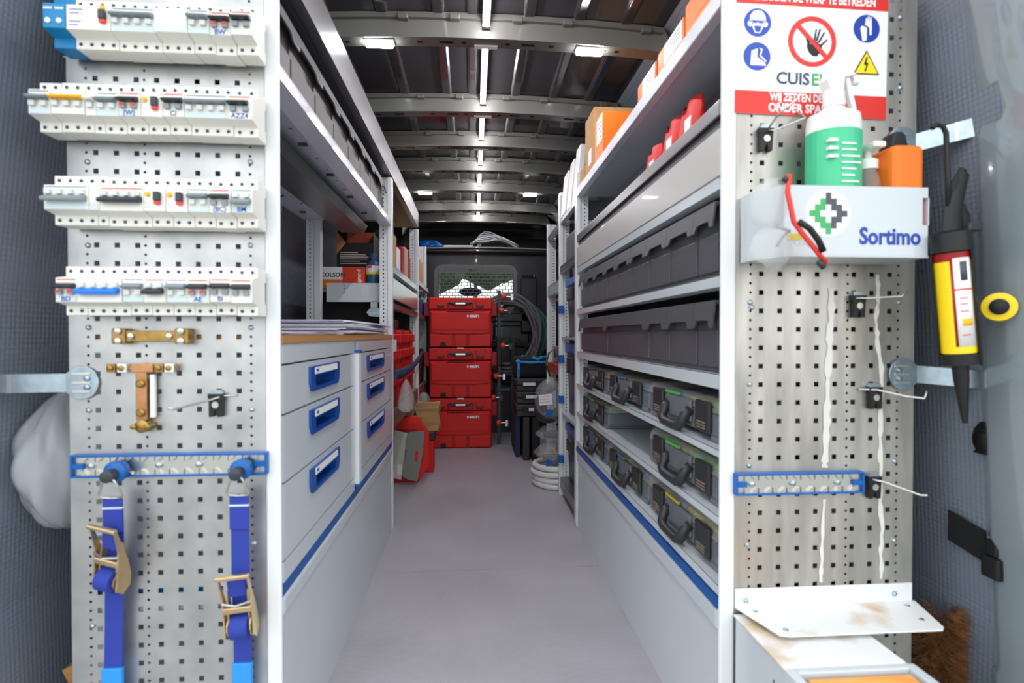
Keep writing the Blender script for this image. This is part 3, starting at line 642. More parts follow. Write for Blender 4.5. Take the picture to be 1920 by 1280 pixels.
# ------------------------------------------------------------------ breakers on the left end panel
POS = ['leftmost'] + ORD[1:]
ROWN = ['top', 'second', 'third', 'lowest']
def breaker(x1, zc, w, style, lab, yb, note=None, tog='grey', low=False, red=False, ncol=None, screws=True):
    n = max(1, round(w / 0.0178)); rnd = random.uniform
    dz = rnd(-.001, .001); dp = rnd(-.0015, .0015)
    t = thing('circuit_breaker', lab, 'breaker', (x1 - w, yb, zc + dz), group='breakers on the left end panel')
    pr = [(-.008, -.042), (-.047, -.042), (-.047, -.0255), (-.0705 + dp, -.0205), (-.0705 + dp, .0205), (-.047, .0255), (-.047, .042), (-.008, .042), (-.008, .02), (-.012, .018), (-.012, -.018), (-.008, -.02)]
    m = 'relay_blue' if style == 'relay' else 'breaker'
    MB().prism(pr, 'x', 0.0004, w - 0.0004).build('body', m, t, bev=0.0012)
    fy = -.0705 + dp
    if screws:
        b = MB()
        for k in range(n):
            x = (k + .5) * w / n
            for z in (.034, -.034): b.lathe([(.0031, -.0474), (.0031, -.0478), (.0018, -.0478)], (x, 0, z), 'y', 8)
        tag(b.build('terminal_screws', 'toggle_black', t), kind='stuff')
    if style == 'relay':
        for k in range(n):
            x = (k + .5) * w / n
            MB().lathe([(.0046, fy - .0004), (.0046, fy - .002), (.003, fy - .003)], (x, 0, -.009), 'y', 10).build('dial', 'plastic_white', t)
            MB().box(x - .007, x + .007, fy - .0008, fy - .0002, .010, .014).build('print', 'breaker_label', t)
    elif style == 'rcd':
        x = w - .011 if w > .05 else w * .68
        MB().box(x - .005, x + .005, fy - .008, fy - .0002, -.004, .011).build('rocker', 'toggle_black', t, bev=0.001)
        MB().box(x - .0045, x + .0045, fy - .006, fy - .0002, -.0095, -.0045).build('rocker_mark', 'red_mark', t)
        MB().lathe([(.0042, fy - .0002), (.0042, fy - .003), (.003, fy - .004)], (x - (.001 if w > .05 else .017), 0, .016 if w > .05 else .008), 'y', 10).build('test_button', 'toggle_yellow', t, smooth=True)
        for z, hw in ((.012, .3), (.006, .22), (-.008, .26), (-.014, .2)):
            MB().box(w * .08, w * (.08 + hw), fy - .0005, fy - .0002, z, z + .0014).build('print', 'sign_blue' if w > .05 else 'breaker_label', t)
    elif style == 'block':
        MB().box(.002, w - .002, fy - .0005, fy - .0002, -.020, -.009).build('label_strip', 'breaker_grey', t)
    else:
        z0 = -.006 if low else .002
        MB().prism([(fy - .0002, z0), (fy - .012, z0 - .002 if low else z0 + .001), (fy - .014, z0 + .004), (fy - .003, z0 + .0095), (fy - .0002, z0 + .0095)], 'x', .002, w - .002 if style != 'wide' else w - .006).build('toggle_bar', {'grey': 'toggle_grey', 'black': 'toggle_black', 'blue': 'toggle_blue', 'yellow': 'toggle_yellow', 'white': 'breaker'}[tog], t, bev=0.0015)
        b = MB()
        for k in range(n):
            x = (k + .5) * w / n
            zz = z0 + .011 if low else z0 - .010
            b.mi = 0; b.box(x - .0045, x + .0045, fy - .006, fy - .0002, zz, zz + .008)
            if red: b.mi = 1; b.box(x - .0035, x + .0035, fy - .0072, fy - .0061, zz + .004, zz + .008)
        tag(b.build('levers', ['breaker_grey' if tog != 'black' or low else 'toggle_grey', 'red_mark'], t), kind='stuff')
        MB().box(.002, w - .002, fy - .0007, fy - .0002, -.0200, -.0105).build('label_strip', 'breaker_grey' if red else 'breaker_label' if tog == 'grey' else 'breaker', t)
        if tog in ('black', 'grey'): MB().box(.003, w - .003, fy - .0006, fy - .0002, .0165, .0182).build('colour_line', 'red_mark' if tog == 'black' else 'toggle_grey', t)
    if note: text(note, 0.0115, 'sign_blue' if ncol is None else ncol, t, (w / 2, fy - .0010, -.0152), bold=0.0002, name='handwriting')
    return t
rows = [
 (46, [(2, 'mcb', 'black', {}, 'two-pole breaker with a dark toggle'), (2, 'mcb', 'black', dict(red=True, note='BW'), 'two-pole breaker with red marks and the letters BW'), (2, 'mcb', 'grey', {}, 'two-pole breaker with a grey toggle'),
       (3, 'block', '', {}, 'plain terminal block without a toggle'), (4, 'mcb', 'grey', {}, 'four-pole breaker with one long grey toggle'), (4, 'rcd', '', {}, 'wide residual current switch with a black rocker'), (2, 'relay', '', dict(screws=False), 'bright blue double relay')]),
 (202, [(2.3, 'wide', 'black', dict(note='AZZ4'), 'wide white switch marked AZZ4'), (4, 'mcb', 'grey', {}, 'four-pole breaker with one long grey toggle'), (2, 'mcb', 'black', dict(note='CI', ncol='grey_logo'), 'two-pole breaker marked C1'), (2, 'rcd', '', {}, 'narrow residual current switch with a yellow button'),
        (2, 'mcb', 'black', dict(red=True, note='(W)'), 'two-pole breaker with red marks'), (2, 'mcb', 'grey', {}, 'two-pole breaker with a grey toggle'), (1, 'mcb', 'white', {}, 'single white breaker without a coloured bar'), (3, 'mcb', 'yellow', {}, 'three breakers joined by a yellow toggle bar'), (2, 'mcb', 'grey', {}, 'two-pole breaker with a grey toggle')]),
 (377, [(2, 'mcb', 'grey', dict(low=True, note='BM'), 'two-pole breaker marked BM with its toggle down'), (2, 'mcb', 'black', dict(note='(BC)'), 'two-pole breaker marked BC'), (2, 'mcb', 'grey', {}, 'two-pole breaker with a grey toggle'), (2, 'rcd', '', {}, 'residual current switch with a black and red rocker'),
        (2, 'rcd', '', {}, 'residual current switch with a black and red rocker'), (4, 'mcb', 'black', dict(low=True), 'four-pole breaker with a long black toggle'), (1, 'block', '', {}, 'slim auxiliary module'), (4, 'mcb', 'grey', dict(low=True), 'four-pole breaker with a long grey toggle pushed down')]),
 (545, [(2, 'mcb', 'black', {}, 'two-pole breaker with a dark toggle'), (2, 'mcb', 'black', dict(note='BI'), 'two-pole breaker marked BI'), (2, 'mcb', 'black', dict(red=True, note='AE'), 'two-pole breaker with red marks and the letters AE'), (2, 'mcb', 'grey', {}, 'two-pole breaker with a grey toggle'), (2, 'mcb', 'black', dict(low=True), 'two-pole breaker with its black toggle down'),
        (2, 'mcb', 'grey', {}, 'two-pole breaker with a grey toggle'), (4, 'mcb', 'blue', dict(low=True), 'four breakers joined by a bright blue toggle bar'), (2, 'mcb', 'black', dict(red=True, note='BD'), 'two-pole breaker with red marks and the letters BD')])]
for ri, (py, mods) in enumerate(rows):
    p = at(474, py, YL - 0.072); x = p.x; z = p.z
    t = thing('mounting_rail', 'metal mounting rail behind the %s row of breakers' % ROWN[ri], 'rail', (-0.56, YL - 0.001, z))
    q = MB(); q.box(-.17, .17, -.007, -.001, -.0165, .0165); q.box(-.17, .17, -.012, -.0072, .0125, .0165); q.box(-.17, .17, -.012, -.0072, -.0165, -.0125); q.build('profile', 'zinc', t)
    nm = len(mods)
    for k, (n, st, tg, kw, lab) in enumerate(mods):
        w = n * 0.0178
        breaker(x, z, w, st, '%s, %s in the %s row' % (lab, (ORD[nm - 1 - k] + ' from left') if k < nm - 1 else 'leftmost', ROWN[ri]), YL - 0.003, tog=tg, **kw)
        x -= w
# brass bar and copper tee on the panel
def on_left(px, py, off): return at(px, py, YL - off)
p = on_left(281, 630, 0.02)
t = thing('brass_terminal_bar', 'brass terminal bar with screws fixed across the left panel', 'terminal', (p.x, YL - 0.0015, p.z))
MB().box(-.042, .042, -.017, -.011, -.0095, .0095).build('bar', 'brass', t, bev=0.001)
for s_ in (-1, 1):
    MB().box(s_ * .054 - .012, s_ * .054 + .012, -.019, 0, -.014, .014).build('clamp', 'brass', t, bev=0.002)
    for z in (-.009, .009): MB().lathe([(.0062, -.0192), (.0062, -.0225), (.0045, -.0235)], ax='y', n=10).build('screw', 'steel', t, loc=(s_ * .054, 0, z), smooth=True)
    MB().lathe([(.0058, -.0172), (.0058, -.021), (.004, -.022)], ax='y', n=10).build('screw', 'steel', t, loc=(s_ * .033, 0, 0), smooth=True)
p = on_left(263, 690, 0.02)
t = thing('copper_terminal_tee', 'copper and brass tee shaped terminal strip hanging on the left panel', 'terminal', (p.x, YL - 0.0015, p.z))
MB().box(-.018, .02, -.016, -.012, -.008, .008).build('cross_bar', 'copper', t, bev=0.001)
MB().box(-.058, .058, -.0118, -.0002, -.003, .003).build('carrier', 'copper', t)
MB().box(-.0095, .0095, -.017, -.013, -.094, -.008).build('stem', 'copper', t, bev=0.001)
MB().box(-.0065, .0065, -.0128, -.0002, -.094, -.02).build('back_strip', 'brass', t)
MB().box(.012, .020, -.012, -.004, -.090, -.012).build('plastic_strip', 'plastic_white', t, bev=0.001)
for x in (-.052, -.033, .03, .048):
    MB().box(x - .0075, x + .0075, -.017, -.0119, -.008, .008).build('clamp', 'plastic_white' if x in (-.033, .048) else 'brass', t, bev=0.001)
    MB().lathe([(.005, -.0172), (.005, -.020), (.003, -.021)], ax='y', n=10).build('screw', 'brass', t, loc=(x, 0, 0), smooth=True)
for z in (-.028, -.08): MB().lathe([(.0075, -.0172), (.0075, -.021), (.005, -.023)], ax='y', n=8).build('screw', 'brass', t, loc=(0, 0, z))
MB().lathe([(.012, -.0002), (.012, -.017), (.009, -.019)], ax='y', n=12).build('bottom_clamp', 'brass', t, loc=(0, 0, -.105), smooth=True)
for x in (-.012, .012): MB().lathe([(.005, -.002), (.005, -.022), (.003, -.023)], ax='y', n=10).build('screw', 'brass', t, loc=(x, 0, -.105), smooth=True)
# peg hooks
def peghook(loc, lab, arm):
    t = thing('peg_hook', lab, 'hook', loc, group='wire hooks in black clips')
    b = MB(); b.prism([(-.014, .008), (.014, .008), (.012, -.008), (.011, -.034), (.003, -.034), (.001, -.022), (-.001, -.022), (-.005, -.034), (-.012, -.034), (-.012, -.008)], 'y', -.012, -.002); b.build('clip', 'black', t)
    MB().lathe([(.0062, 0), (.0062, -.0012)], (0, -.0121, -.012), 'y', 10).build('clip_eye', 'steel', t)
    MB().prism([(-.011, .008), (.011, .008), (.009, .015), (-.009, .015)], 'y', -.010, -.001).build('clip_head', 'zinc', t)
    MB().tube(arm, 0.0019, 8).build('wire', 'steel', t, smooth=2)
    return t
p = on_left(410, 745, .0)
peghook((p.x, YL - .001, p.z), 'wire hook in a black clip on the left panel, right of the copper strip', [(.034, -.003, .004), (.012, -.006, .004), (-.005, -.02, -.002), (-.035, -.085, -.01), (-.04, -.09, -.006)])
# zinc tie brackets
def bracket(name, lab, p0, p1, w, yb, slots=True, plate=0.03, tilt=0):
    t = thing(name, lab, 'bracket', p0)
    d = Vector(p1) - Vector(p0); L = d.length
    b = MB(); n = 14
    sg = 1 if d.x > 0 else -1
    pts = [(0.03 * sg * -0 + plate * .9 * math.cos(a) * -sg, plate * math.sin(a)) for a in [R(-90 + 180 * k / n) for k in range(n + 1)]]
    pts += [(sg * .012, plate), (sg * .03, w)] + [(sg * .03, -w), (sg * .012, -plate)]
    b.prism(pts, 'y', -.004, -.001); b.build('plate', 'zinc', t, bev=0.0008)
    for z in (-.016, 0, .016): MB().box(-.018, .014, -.0055, -.0041, z - .0028, z + .0028).build('slot_rib', 'steel', t, bev=0.0007)
    for z in (-.008, .008): MB().lathe([(.005, -.0042), (.005, -.007), (.003, -.008)], (-.0 - sg * .008, 0, z), 'y', 10).build('bolt', 'zinc', t, smooth=True)
    s = MB(); a = Vector((sg * .029, -.0025, 0)); e = d
    m_ = a + (e - a) * .55; m2 = m_ + (e - a) * .05
    for q0, q1, off in ((a, m_, 0), (m_, m2, 0), (m2, e, 0)):
        y0, y1 = q0.y, q1.y
        s.add([(q0.x, y0, q0.z - w), (q1.x, y1, q1.z - w), (q1.x, y1, q1.z + w), (q0.x, y0, q0.z + w)], [(0, 1, 2, 3)])
    s.build('strap', 'zinc', t, solid=0.003)
    k = MB(); k.add([(m_.x, m_.y - .003, m_.z - w), (m2.x, m2.y - .003, m2.z - w), (m2.x, m2.y - .003, m2.z + w), (m_.x, m_.y - .003, m_.z + w)], [(0, 1, 2, 3)]); k.build('bend', 'steel', t, solid=0.0015)
    return t
p = at(158, 717, YL - .002); e = at(-60, 720, 1.005)
bracket('tie_bracket', 'zinc tie bracket joining the left panel to the left wall', tuple(p), (e.x, e.y, e.z), 0.0165, YL)
# blue tie-down rail with two ratchet straps
def tierail(p0, p1, yb, lab, bolts_at):
    t = thing('tie_rail', lab, 'rail', ((p0.x + p1.x) / 2, yb, (p0.z + p1.z) / 2)); hw = (p1.x - p0.x) / 2; hh = .0205
    MB().box(-hw + .004, hw - .004, -.010, -.0015, -hh + .003, hh - .003).build('channel', 'steel', t)
    b = MB(); b.frame(-hw, hw, -hh, hh, .0042, -.0165, -.0015); b.build('edge_frame', 'blue', t, bev=0.001)
    c = MB()
    n = int((2 * hw - .06) / .0245)
    for k in range(n + 1):
        x = -hw + .03 + (2 * hw - .06) * k / n
        for sg in (-1, 1):
            pl = [(x - .012, sg * .0165)] + [(x - .012 + .024 * j / 6, sg * (.0165 - .0095 * abs(math.cos(math.pi * j / 6)) )) for j in range(7)] + [(x + .012, sg * .0165)]
            pl = pl if sg > 0 else pl[::-1]
            c.prism(pl, 'y', -.0145, -.0102)
    c.build('scalloped_lips', 'steel', t)
    for sg in (-1, 1): MB().box(sg * (hw - .013) - .009, sg * (hw - .013) + .009, -.0152, -.0105, -.005, .005).build('end_key', 'blue', t)
    for x in bolts_at: MB().lathe([(.0055, -.0102), (.0055, -.014), (.003, -.0155)], ax='y', n=12).build('bolt', 'zinc', t, loc=(x, 0, 0), smooth=True)
    return t
ra = tierail(at(131, 873, YL - .015), at(500, 871, YL - .015), YL, 'long blue edged tie-down rail on the left panel holding two straps', (-.137, -.02, .05, .13))
def strap(px, ring_py, ratchet_py, bottom_px, lab, tilt, open_=False):
    a = at(px, ring_py, YL - .03)
    t = thing('ratchet_strap', lab, 'strap', (a.x, YL, a.z))
    MB().lathe([(.017, -.017), (.019, -.024), (.019, -.034), (.014, -.038)], ax='y', n=16).build('fitting', 'blue', t, smooth=True)
    MB().lathe([(.011, -.0385), (.011, -.056), (.007, -.058)], (0, 0, -.003), 'y', 14).build('stud', 'toggle_black', t, smooth=True)
    MB().tube([(.0, -.052, .004), (.010, -.050, -.012), (.019, -.044, -.036), (.016, -.041, -.043), (0, -.040, -.044), (-.016, -.041, -.043), (-.019, -.044, -.036), (-.010, -.050, -.012)], .0022, 8, closed=True).build('ring', 'steel', t, smooth=2)
    zr = at(px, ratchet_py, YL - .04).z - a.z
    b = at(bottom_px, 1290, YL - .02); dx = b.x - a.x; zb = b.z - a.z
    w = .0155
    web = MB(); pth = [(0, -.041, -.042), (0, -.036, -.06), (0, -.034, zr + .03), (dx * .35, -.028, zr - .02), (dx * .8, -.02, zr - .12), (dx, -.02, -.40)]
    vs = []
    for q in pth: vs += [(q[0] - w, q[1], q[2]), (q[0] + w, q[1], q[2])]
    web.add(vs, [(2 * i, 2 * i + 1, 2 * i + 3, 2 * i + 2) for i in range(len(pth) - 1)]); web.build('webbing', 'webbing', t, solid=0.002)
    lw = MB(); lw.box(-w - .001, w + .001, -.0405, -.0365, -.105, -.046); lw.build('sewn_loop', 'webbing', t, bev=0.001)
    MB().box(-w - .0014, w + .0014, -.0412, -.0362, -.063, -.060).build('stitched_edge', 'breaker_label', t)
    MB().box(dx - w - .002, dx + w + .002, -.025, -.016, -.55, -.355).build('blue_end', 'blue_tape', t, bev=0.002)
    # ratchet buckle, tilted as a group through its own mesh matrices
    mt = Matrix.Translation((0, -.04, zr)) @ Euler((R(8), R(tilt), R(-14 if open_ else 6))).to_matrix().to_4x4()
    hs = .024
    for sg in (-1, 1):
        f = MB(); x = sg * hs
        f.prism([(-.020, .062), (-.016, .066), (-.004, .03), (.006, .0), (.012, -.03), (.010, -.052), (-.006, -.062), (-.018, -.05), (-.014, -.02), (-.012, .02)], 'x', x - .0013, x + .0013)
        f.xf(mt).build('side_plate', 'gold_zinc', t)
        g = MB(); x = sg * (hs - .007)
        g.prism([(-.004, .03), (.004, .032), (.012, -.03), (.006, -.055), (-.01, -.055), (-.012, -.03)], 'x', x - .001, x + .001); g.xf(mt).build('inner_plate', 'gold_zinc', t)
        g = MB(); g.lathe([(.016, x + sg * .0012), (.016, x + sg * .003), (.010, x + sg * .0035)], (0, -.004, -.038), 'x', 10); g.xf(mt).build('ratchet_wheel', 'gold_zinc', t)
    h = MB(); h.box(-hs - .004, hs + .004, -.024, -.016, .061, .069); h.xf(mt).build('handle_bar', 'gold_zinc', t, bev=0.002)
    h = MB(); h.box(-hs, hs, -.015, -.009, -.008, .004); h.xf(mt).build('release_bar', 'gold_zinc', t, bev=0.002)
    h = MB(); h.tube([(-hs, -.013, .012), (0, -.02, .010), (hs, -.013, .012)], .002, 6); h.xf(mt).build('spring_wire', 'steel', t)
    s = MB(); s.lathe([(.004, -.0145), (.021, -.0145), (.021, .0145), (.004, .0145)], (0, -.006, -.038), 'x', 18); s.xf(mt).build('wound_webbing', 'webbing', t, smooth=True)
    s = MB(); s.box(-.0145, .0145, -.006, -.002, .02, .055); s.xf(mt).build('threaded_webbing', 'webbing', t)
    return t
strap(217, 884, 1045, 212, 'blue ratchet strap hanging under the left end of the blue rail, buckle tilted', 8, True)
strap(452, 880, 1133, 455, 'blue ratchet strap hanging under the right end of the blue rail, buckle lower down', -3)
# bag and timber behind the panel
b = MB()
def bagf(u, v):
    a = 2 * math.pi * u; z = v
    r_ = (.02 + .085 * math.sin(math.pi * min(1, v * 1.02)) ** .6) * (1 + .10 * math.sin(5 * a + 9 * v) + .05 * math.sin(11 * a - 7 * v))
    return (r_ * .62 * math.cos(a), r_ * math.sin(a), .27 * z)
b.grid(36, 22, bagf, closed_u=True)
p = at(106, 985, 1.14)
tag(b.build('plastic_sack', 'bag', loc=(p.x + .028, 1.14, p.z), smooth=2), 'crumpled white plastic sack hanging behind the edge of the left panel', 'bag')
p = at(115, 1275, 1.12)
tag(MB().box(-.03, .10, -.02, .02, -.30, .0).build('timber_block', 'wood', loc=(p.x + .012, 1.16, p.z + .02), rot=(0, R(-25), 0), bev=0.003), 'wooden block at the floor behind the bottom of the left panel', 'wood')
# ------------------------------------------------------------------ right rack
post(1, XR, YR - 0.003, 0.0, 1.62, 'white rear upright at the near end of the right rack', w=0.029, d=0.009, holes=False)
post(1, XR, 2.40, 0.0, 1.60, 'white perforated upright at the far end of the black bins', w=0.020, d=0.05)
post(1, XR, 2.88, 0.0, 1.62, 'white perforated upright with blue clips beside the blue lidded boxes', w=0.022)
post(1, XR, 3.36, 0.0, 1.56, 'farthest white perforated upright of the right rack, by the cable coil', w=0.022)
Y0, Y1 = YR + 0.008, 2.398
def rshelf(z0, z1, lab, m='rack', name='rack_shelf', y0=Y0, y1=Y1, holes=False, deck=None, lip=0.02, x1=0.845):
    return shelf(name, lab, XR + 0.001, x1, y0, y1, z0, z1, 1, m, holes=holes, deck=(z1 - z0 - 0.0012) if deck is None else deck, lip=lip)
t = rshelf(1.485, 1.525, 'top shelf of the right rack carrying orange cartons, perforated underside', 'shelf', 'top_shelf', holes=False, deck=0.006)
b = MB(); perf(b, -0.02, 0.02, 0, 1.37, [(0.0, 0.0045, 'rd', [0.04 + 0.042 * k for k in range(31)])], lambda u, v: (u - 0.01, v, -0.0005)); b.build('perforated_strip', 'shelf', t)
for k in range(30): MB().lathe([(.0045, 0), (.0045, -.0003)], (-0.01, 0.04 + 0.042 * k, -0.0007), 'z', 8).build('hole', 'dark_hole', t)
t = thing('tilt_tray', 'long pale grey tilting tray under the top shelf of the right rack', 'tray', (XR, Y0, 1.171))
L = Y1 - Y0
MB().box(0.002, 0.30, 0, L, 0.0, 0.004).build('bottom', 'rack', t)
MB().box(0.0, 0.006, 0, L, 0.0, 0.090).build('front', 'tray_grey', t, bev=0.002)
MB().box(0.008, 0.020, 0, L, 0.0905, 0.112).build('dark_channel', 'bin', t)
MB().prism([(0.0, 0.114), (0.0, 0.144), (0.006, 0.147), (0.02, 0.147), (0.02, 0.114)], 'y', 0, L).build('rail', 'alu', t, bev=0.002)
rshelf(1.142, 1.1705, 'shelf lip directly under the tilting tray of the right rack')
rshelf(0.957, 0.983, 'shelf of the right rack under the upper row of black bins')
rshelf(0.762, 0.795, 'shelf of the right rack under the lower row of black bins')
rshelf(0.632, 0.651, 'shelf of the right rack under the upper row of organiser cases')
rshelf(0.503, 0.524, 'shelf of the right rack with only two organiser cases on it')
rshelf(0.368, 0.392, 'lowest shelf of the right rack, just above the blue edging')
tag(MB().box(0.0, 0.37, 0, L, 0, 0.0215).build('edging_rail', 'blue_strip', loc=(XR - 0.001, Y0, 0.3455)), 'blue edging rail along the foot of the right rack', 'rail')
t = thing('right_floor_locker', 'long pale grey floor locker under the right rack, beside the aisle', 'locker', (XR, Y0, 0))
MB().box(0.0222, 0.38, 0.05, L, 0, 0.298).build('body', 'rack', t)
MB().box(0.006, 0.022, 0, L, 0, 0.298).build('front_panel', 'rack', t)
MB().box(0.0, 0.022, 0, L, 0.2982, 0.345).build('top_fold', 'rack', t, bev=0.01, seg=3)
# black bins
edges1 = [Y0 + 0.022, 1.114, 1.273, 1.425, 1.575, 1.726, 1.878, 2.036, 2.19, 2.345]
for i in range(len(edges1) - 1):
    bin_(1, XR + 0.004, edges1[i], edges1[i + 1], 0.983, 0.138, 0.008, 0.014, 'dark grey lidded bin on the upper bin shelf, %s from the near white upright' % ORD[i], group='upper row of dark bins', lidh=0.041)
edges2 = [Y0 + 0.022, 1.114, 1.273, 1.425, 1.875, 2.345]
for i in range(len(edges2) - 1):
    bin_(1, XR + 0.004, edges2[i], edges2[i + 1], 0.795, 0.134, 0.008, 0.015, 'dark grey lidded %sbin on the lower bin shelf, %s from the near white upright' % ('wide ' if i > 2 else '', ORD[i]), group='lower row of dark bins', lidh=0.046)
# organiser cases
def organiser(y0, z, lab, cols):
    w = 0.452; t = thing('organiser_case', lab, 'case', (XR + 0.016, y0, z), group='clear lidded organiser cases')
    x0 = 0.008
    MB().box(x0, 0.34, 0.0, w, 0.010, 0.058).build('base', 'case_grey', t, bev=0.006, seg=2)
    for y in (0.012, w - 0.062): MB().box(x0 - 0.002, 0.34, y, y + 0.05, 0.0005, 0.012).build('foot', 'case_grey', t, bev=0.003)
    b = MB(); b.box(x0 + .01, 0.33, 0.012, w - 0.012, 0.0585, 0.066); b.build('contents', 'contents', t)
    k = 0
    for i, c in enumerate(cols):
        ya = 0.02 + (w - 0.04) * i / len(cols)
        MB().box(x0 + .012, 0.20, ya, ya + (w - .04) / len(cols) * .82, 0.0665, 0.0765).build('insert_tray', c, t, bev=0.002)
    l = MB(); l.prism([(x0 - .001, 0.0585), (x0 + .006, 0.082), (0.014 + x0, 0.088), (0.34, 0.088), (0.34, 0.0585)], 'y', 0.0, w)
    l.build('lid', 'smoky', t, bev=0.003)
    for y in (0.055, w - 0.125):
        la = MB(); la.box(x0 - .010, x0 - .0005, y, y + 0.07, 0.014, 0.080); la.build('latch', 'case_dark', t, bev=0.004)
        for q in range(3): MB().box(x0 - .0115, x0 - .0102, y + .014, y + .056, 0.022 + q * .006, 0.025 + q * .006).build('latch_ridge', 'contents', t)
    MB().box(x0 - .007, x0 - .0005, 0.155, 0.30, 0.024, 0.074).build('handle_plate', 'case_grey', t, bev=0.004)
    h = MB(); h.tube([(x0 - .004, 0.160, 0.052), (x0 - .016, 0.161, 0.040), (x0 - .024, 0.166, 0.018), (x0 - .026, 0.186, 0.011), (x0 - .026, 0.264, 0.011), (x0 - .024, 0.284, 0.018), (x0 - .016, 0.289, 0.040), (x0 - .004, 0.290, 0.052)], 0.0115, 8)
    h.build('handle', 'case_dark', t, smooth=2)
    MB().box(x0 - .0065, x0 - .0012, 0.225, 0.31, 0.0765, 0.0825).build('content_strip', cols[0], t)
    return t
IY, IG, IB, CT = 'insert_yellow', 'insert_green', 'insert_blue', 'contents'
yc = (1.012, 1.468, 1.924)
yn = ('nearest the white upright', 'in the middle', 'at the far end')
for i in range(3): organiser(yc[i] - 0.0, 0.6510, 'clear lidded grey organiser case on the upper case shelf, %s' % yn[i], [(IG, IY, IB, CT), (IB, CT, CT, IY), (CT, CT, CT, CT)][i])
for i in (0, 2): organiser(yc[i], 0.5240, 'clear lidded grey organiser case on the half empty shelf, %s' % yn[i], [(IG, IG, IY, IG), None, (IG, CT, CT, CT)][i])
for i in range(3): organiser(yc[i], 0.3920, 'clear lidded grey organiser case on the lowest case shelf, %s' % yn[i], [(IY, IY, IB, CT), (IB, CT, IY, IG), (IB, CT, CT, CT)][i])
# cartons on the top shelf
def carton(y0, w, h, lab, mats, d=0.26, x=XR + 0.012):
    t = thing('carton', lab, 'box', (x, y0, 1.4935))
    MB().box(0, d, 0, w, 0, h).build('box', mats[0], t, bev=0.002)
    if len(mats) > 1:
        MB().box(-0.0008, -0.0001, w * .06, w * .72, h * .50, h * .98).build('label_panel', mats[1], t)
        for k in range(4): MB().box(-0.0012, -0.0009, w * .12, w * (.3 + .09 * k), h * (.58 + .09 * k), h * (.60 + .09 * k)).build('printed_line', 'grey_logo', t)
    if len(mats) > 2:
        for k in range(5): MB().box(-0.0008, -0.0001, w * .04, w * .96, h * (.22 + .05 * k), h * (.235 + .05 * k)).build('stripe', mats[2], t)
    return t
carton(1.0, 0.19, 0.112, 'tall orange grid patterned carton on the top right shelf, nearest the upright', ['orange', 'orange', 'toggle_yellow'])
carton(1.20, 0.17, 0.098, 'orange carton with a white label, second on the top right shelf', ['orange', 'plastic_white'])
carton(1.385, 0.155, 0.092, 'orange carton with a white label, third on the top right shelf', ['orange', 'plastic_white'])
carton(1.56, 0.36, 0.042, 'flat brown carton lying in the middle of the top right shelf', ['card'])
carton(1.965, 0.13, 0.20, 'orange and white carton leaning on the tall brown box on the top right shelf', ['orange', 'plastic_white'])
t = carton(2.105, 0.17, 0.275, 'tall brown cardboard box with a printed side on the top right shelf', ['card'])
MB().box(-0.0008, -0.0001, 0.05, 0.10, 0.07, 0.13).build('printed_mark', 'plastic_white', t)
MB().box(-0.0008, -0.0001, 0.06, 0.066, 0.07, 0.13).build('printed_bar', 'grey_logo', t)
carton(2.285, 0.10, 0.10, 'low brown carton at the far end of the top right shelf', ['card'])
# red bags in the tray
def redbag(y, h, lab, lean):
    t = thing('red_bag', lab, 'bag', (XR + 0.05, y, 1.1755))
    b = MB()
    def fn(u, v):
        a = 2 * math.pi * u
        e = 1 - .82 * v ** 2.2
        return ((.035 * math.cos(a) * e + .006 * math.sin(7 * v + 3 * a)) + .02, (.062 * math.sin(a) * (1 - .12 * v ** 2)) + lean * v, h * v)
    b.grid(20, 10, fn, closed_u=True); b.add([fn(k / 20, 1) for k in range(20)], [tuple(range(20))]); b.build('packet', 'red', t, smooth=2)
    MB().box(0.0, 0.004, -.03, .008, h * .70, h * .82).build('white_print', 'plastic_white', t)
    return t
redbag(1.28, 0.262, 'shiny red packet standing in the tilting tray, nearest the upright', 0.01)
redbag(1.405, 0.258, 'shiny red packet with white print standing between two others in the tilting tray', 0.0)
redbag(1.545, 0.24, 'shiny red packet in the tilting tray, farthest from the upright', 0.01)
# bays beyond the bins: blue lidded boxes
def lidbox(y0, w, z, h, lab):
    t = thing('lidded_box', lab, 'box', (XR + 0.03, y0, z), group='dark boxes with blue lids')
    MB().taper((.17, w / 2, 0), .15, w / 2 - .015, (.17, w / 2, h * .86), .165, w / 2 - .003).build('body', 'case_dark', t, bev=0.008)
    MB().box(-.004, .34, 0, w, h * .865, h).build('lid', 'blue', t, bev=0.008)
    MB().box(-.02, -.002, w * .35, w * .65, h * .60, h * .82).build('latch', 'case_dark', t, bev=0.006)
    return t
Z2 = (0.10, 0.475, 0.85)
tag(MB().box(0, .37, 0, .43, 0, .055).build('bay_rail', 'alu', loc=(XR + .003, 2.452, 0.045), bev=0.003), 'low metal rail at the floor between two uprights of the right rack', 'rail')
lidbox(2.46, 0.40, 0.1005, 0.30, 'dark box with a blue lid standing lowest between two uprights of the right rack')
tag(shelf('bay_shelf', 'thin shelf under the middle dark box with a blue lid', XR + .01, .845, 2.452, 2.878, .435, .452, 1, 'rack', holes=False), None, None)
lidbox(2.46, 0.40, 0.4525, 0.37, 'dark box with a blue lid in the middle between two uprights of the right rack')
shelf('bay_shelf', 'thin shelf under the uppermost dark box with a blue lid', XR + .01, .845, 2.452, 2.878, .842, .858, 1, 'rack', holes=False)
lidbox(2.46, 0.40, 0.8585, 0.30, 'dark box with a blue lid uppermost between two uprights of the right rack')
shelf('bay_shelf', 'metal shelf above the uppermost blue lidded box on the right', XR + .002, .845, 2.452, 2.878, 1.195, 1.235, 1, 'alu', holes=False)
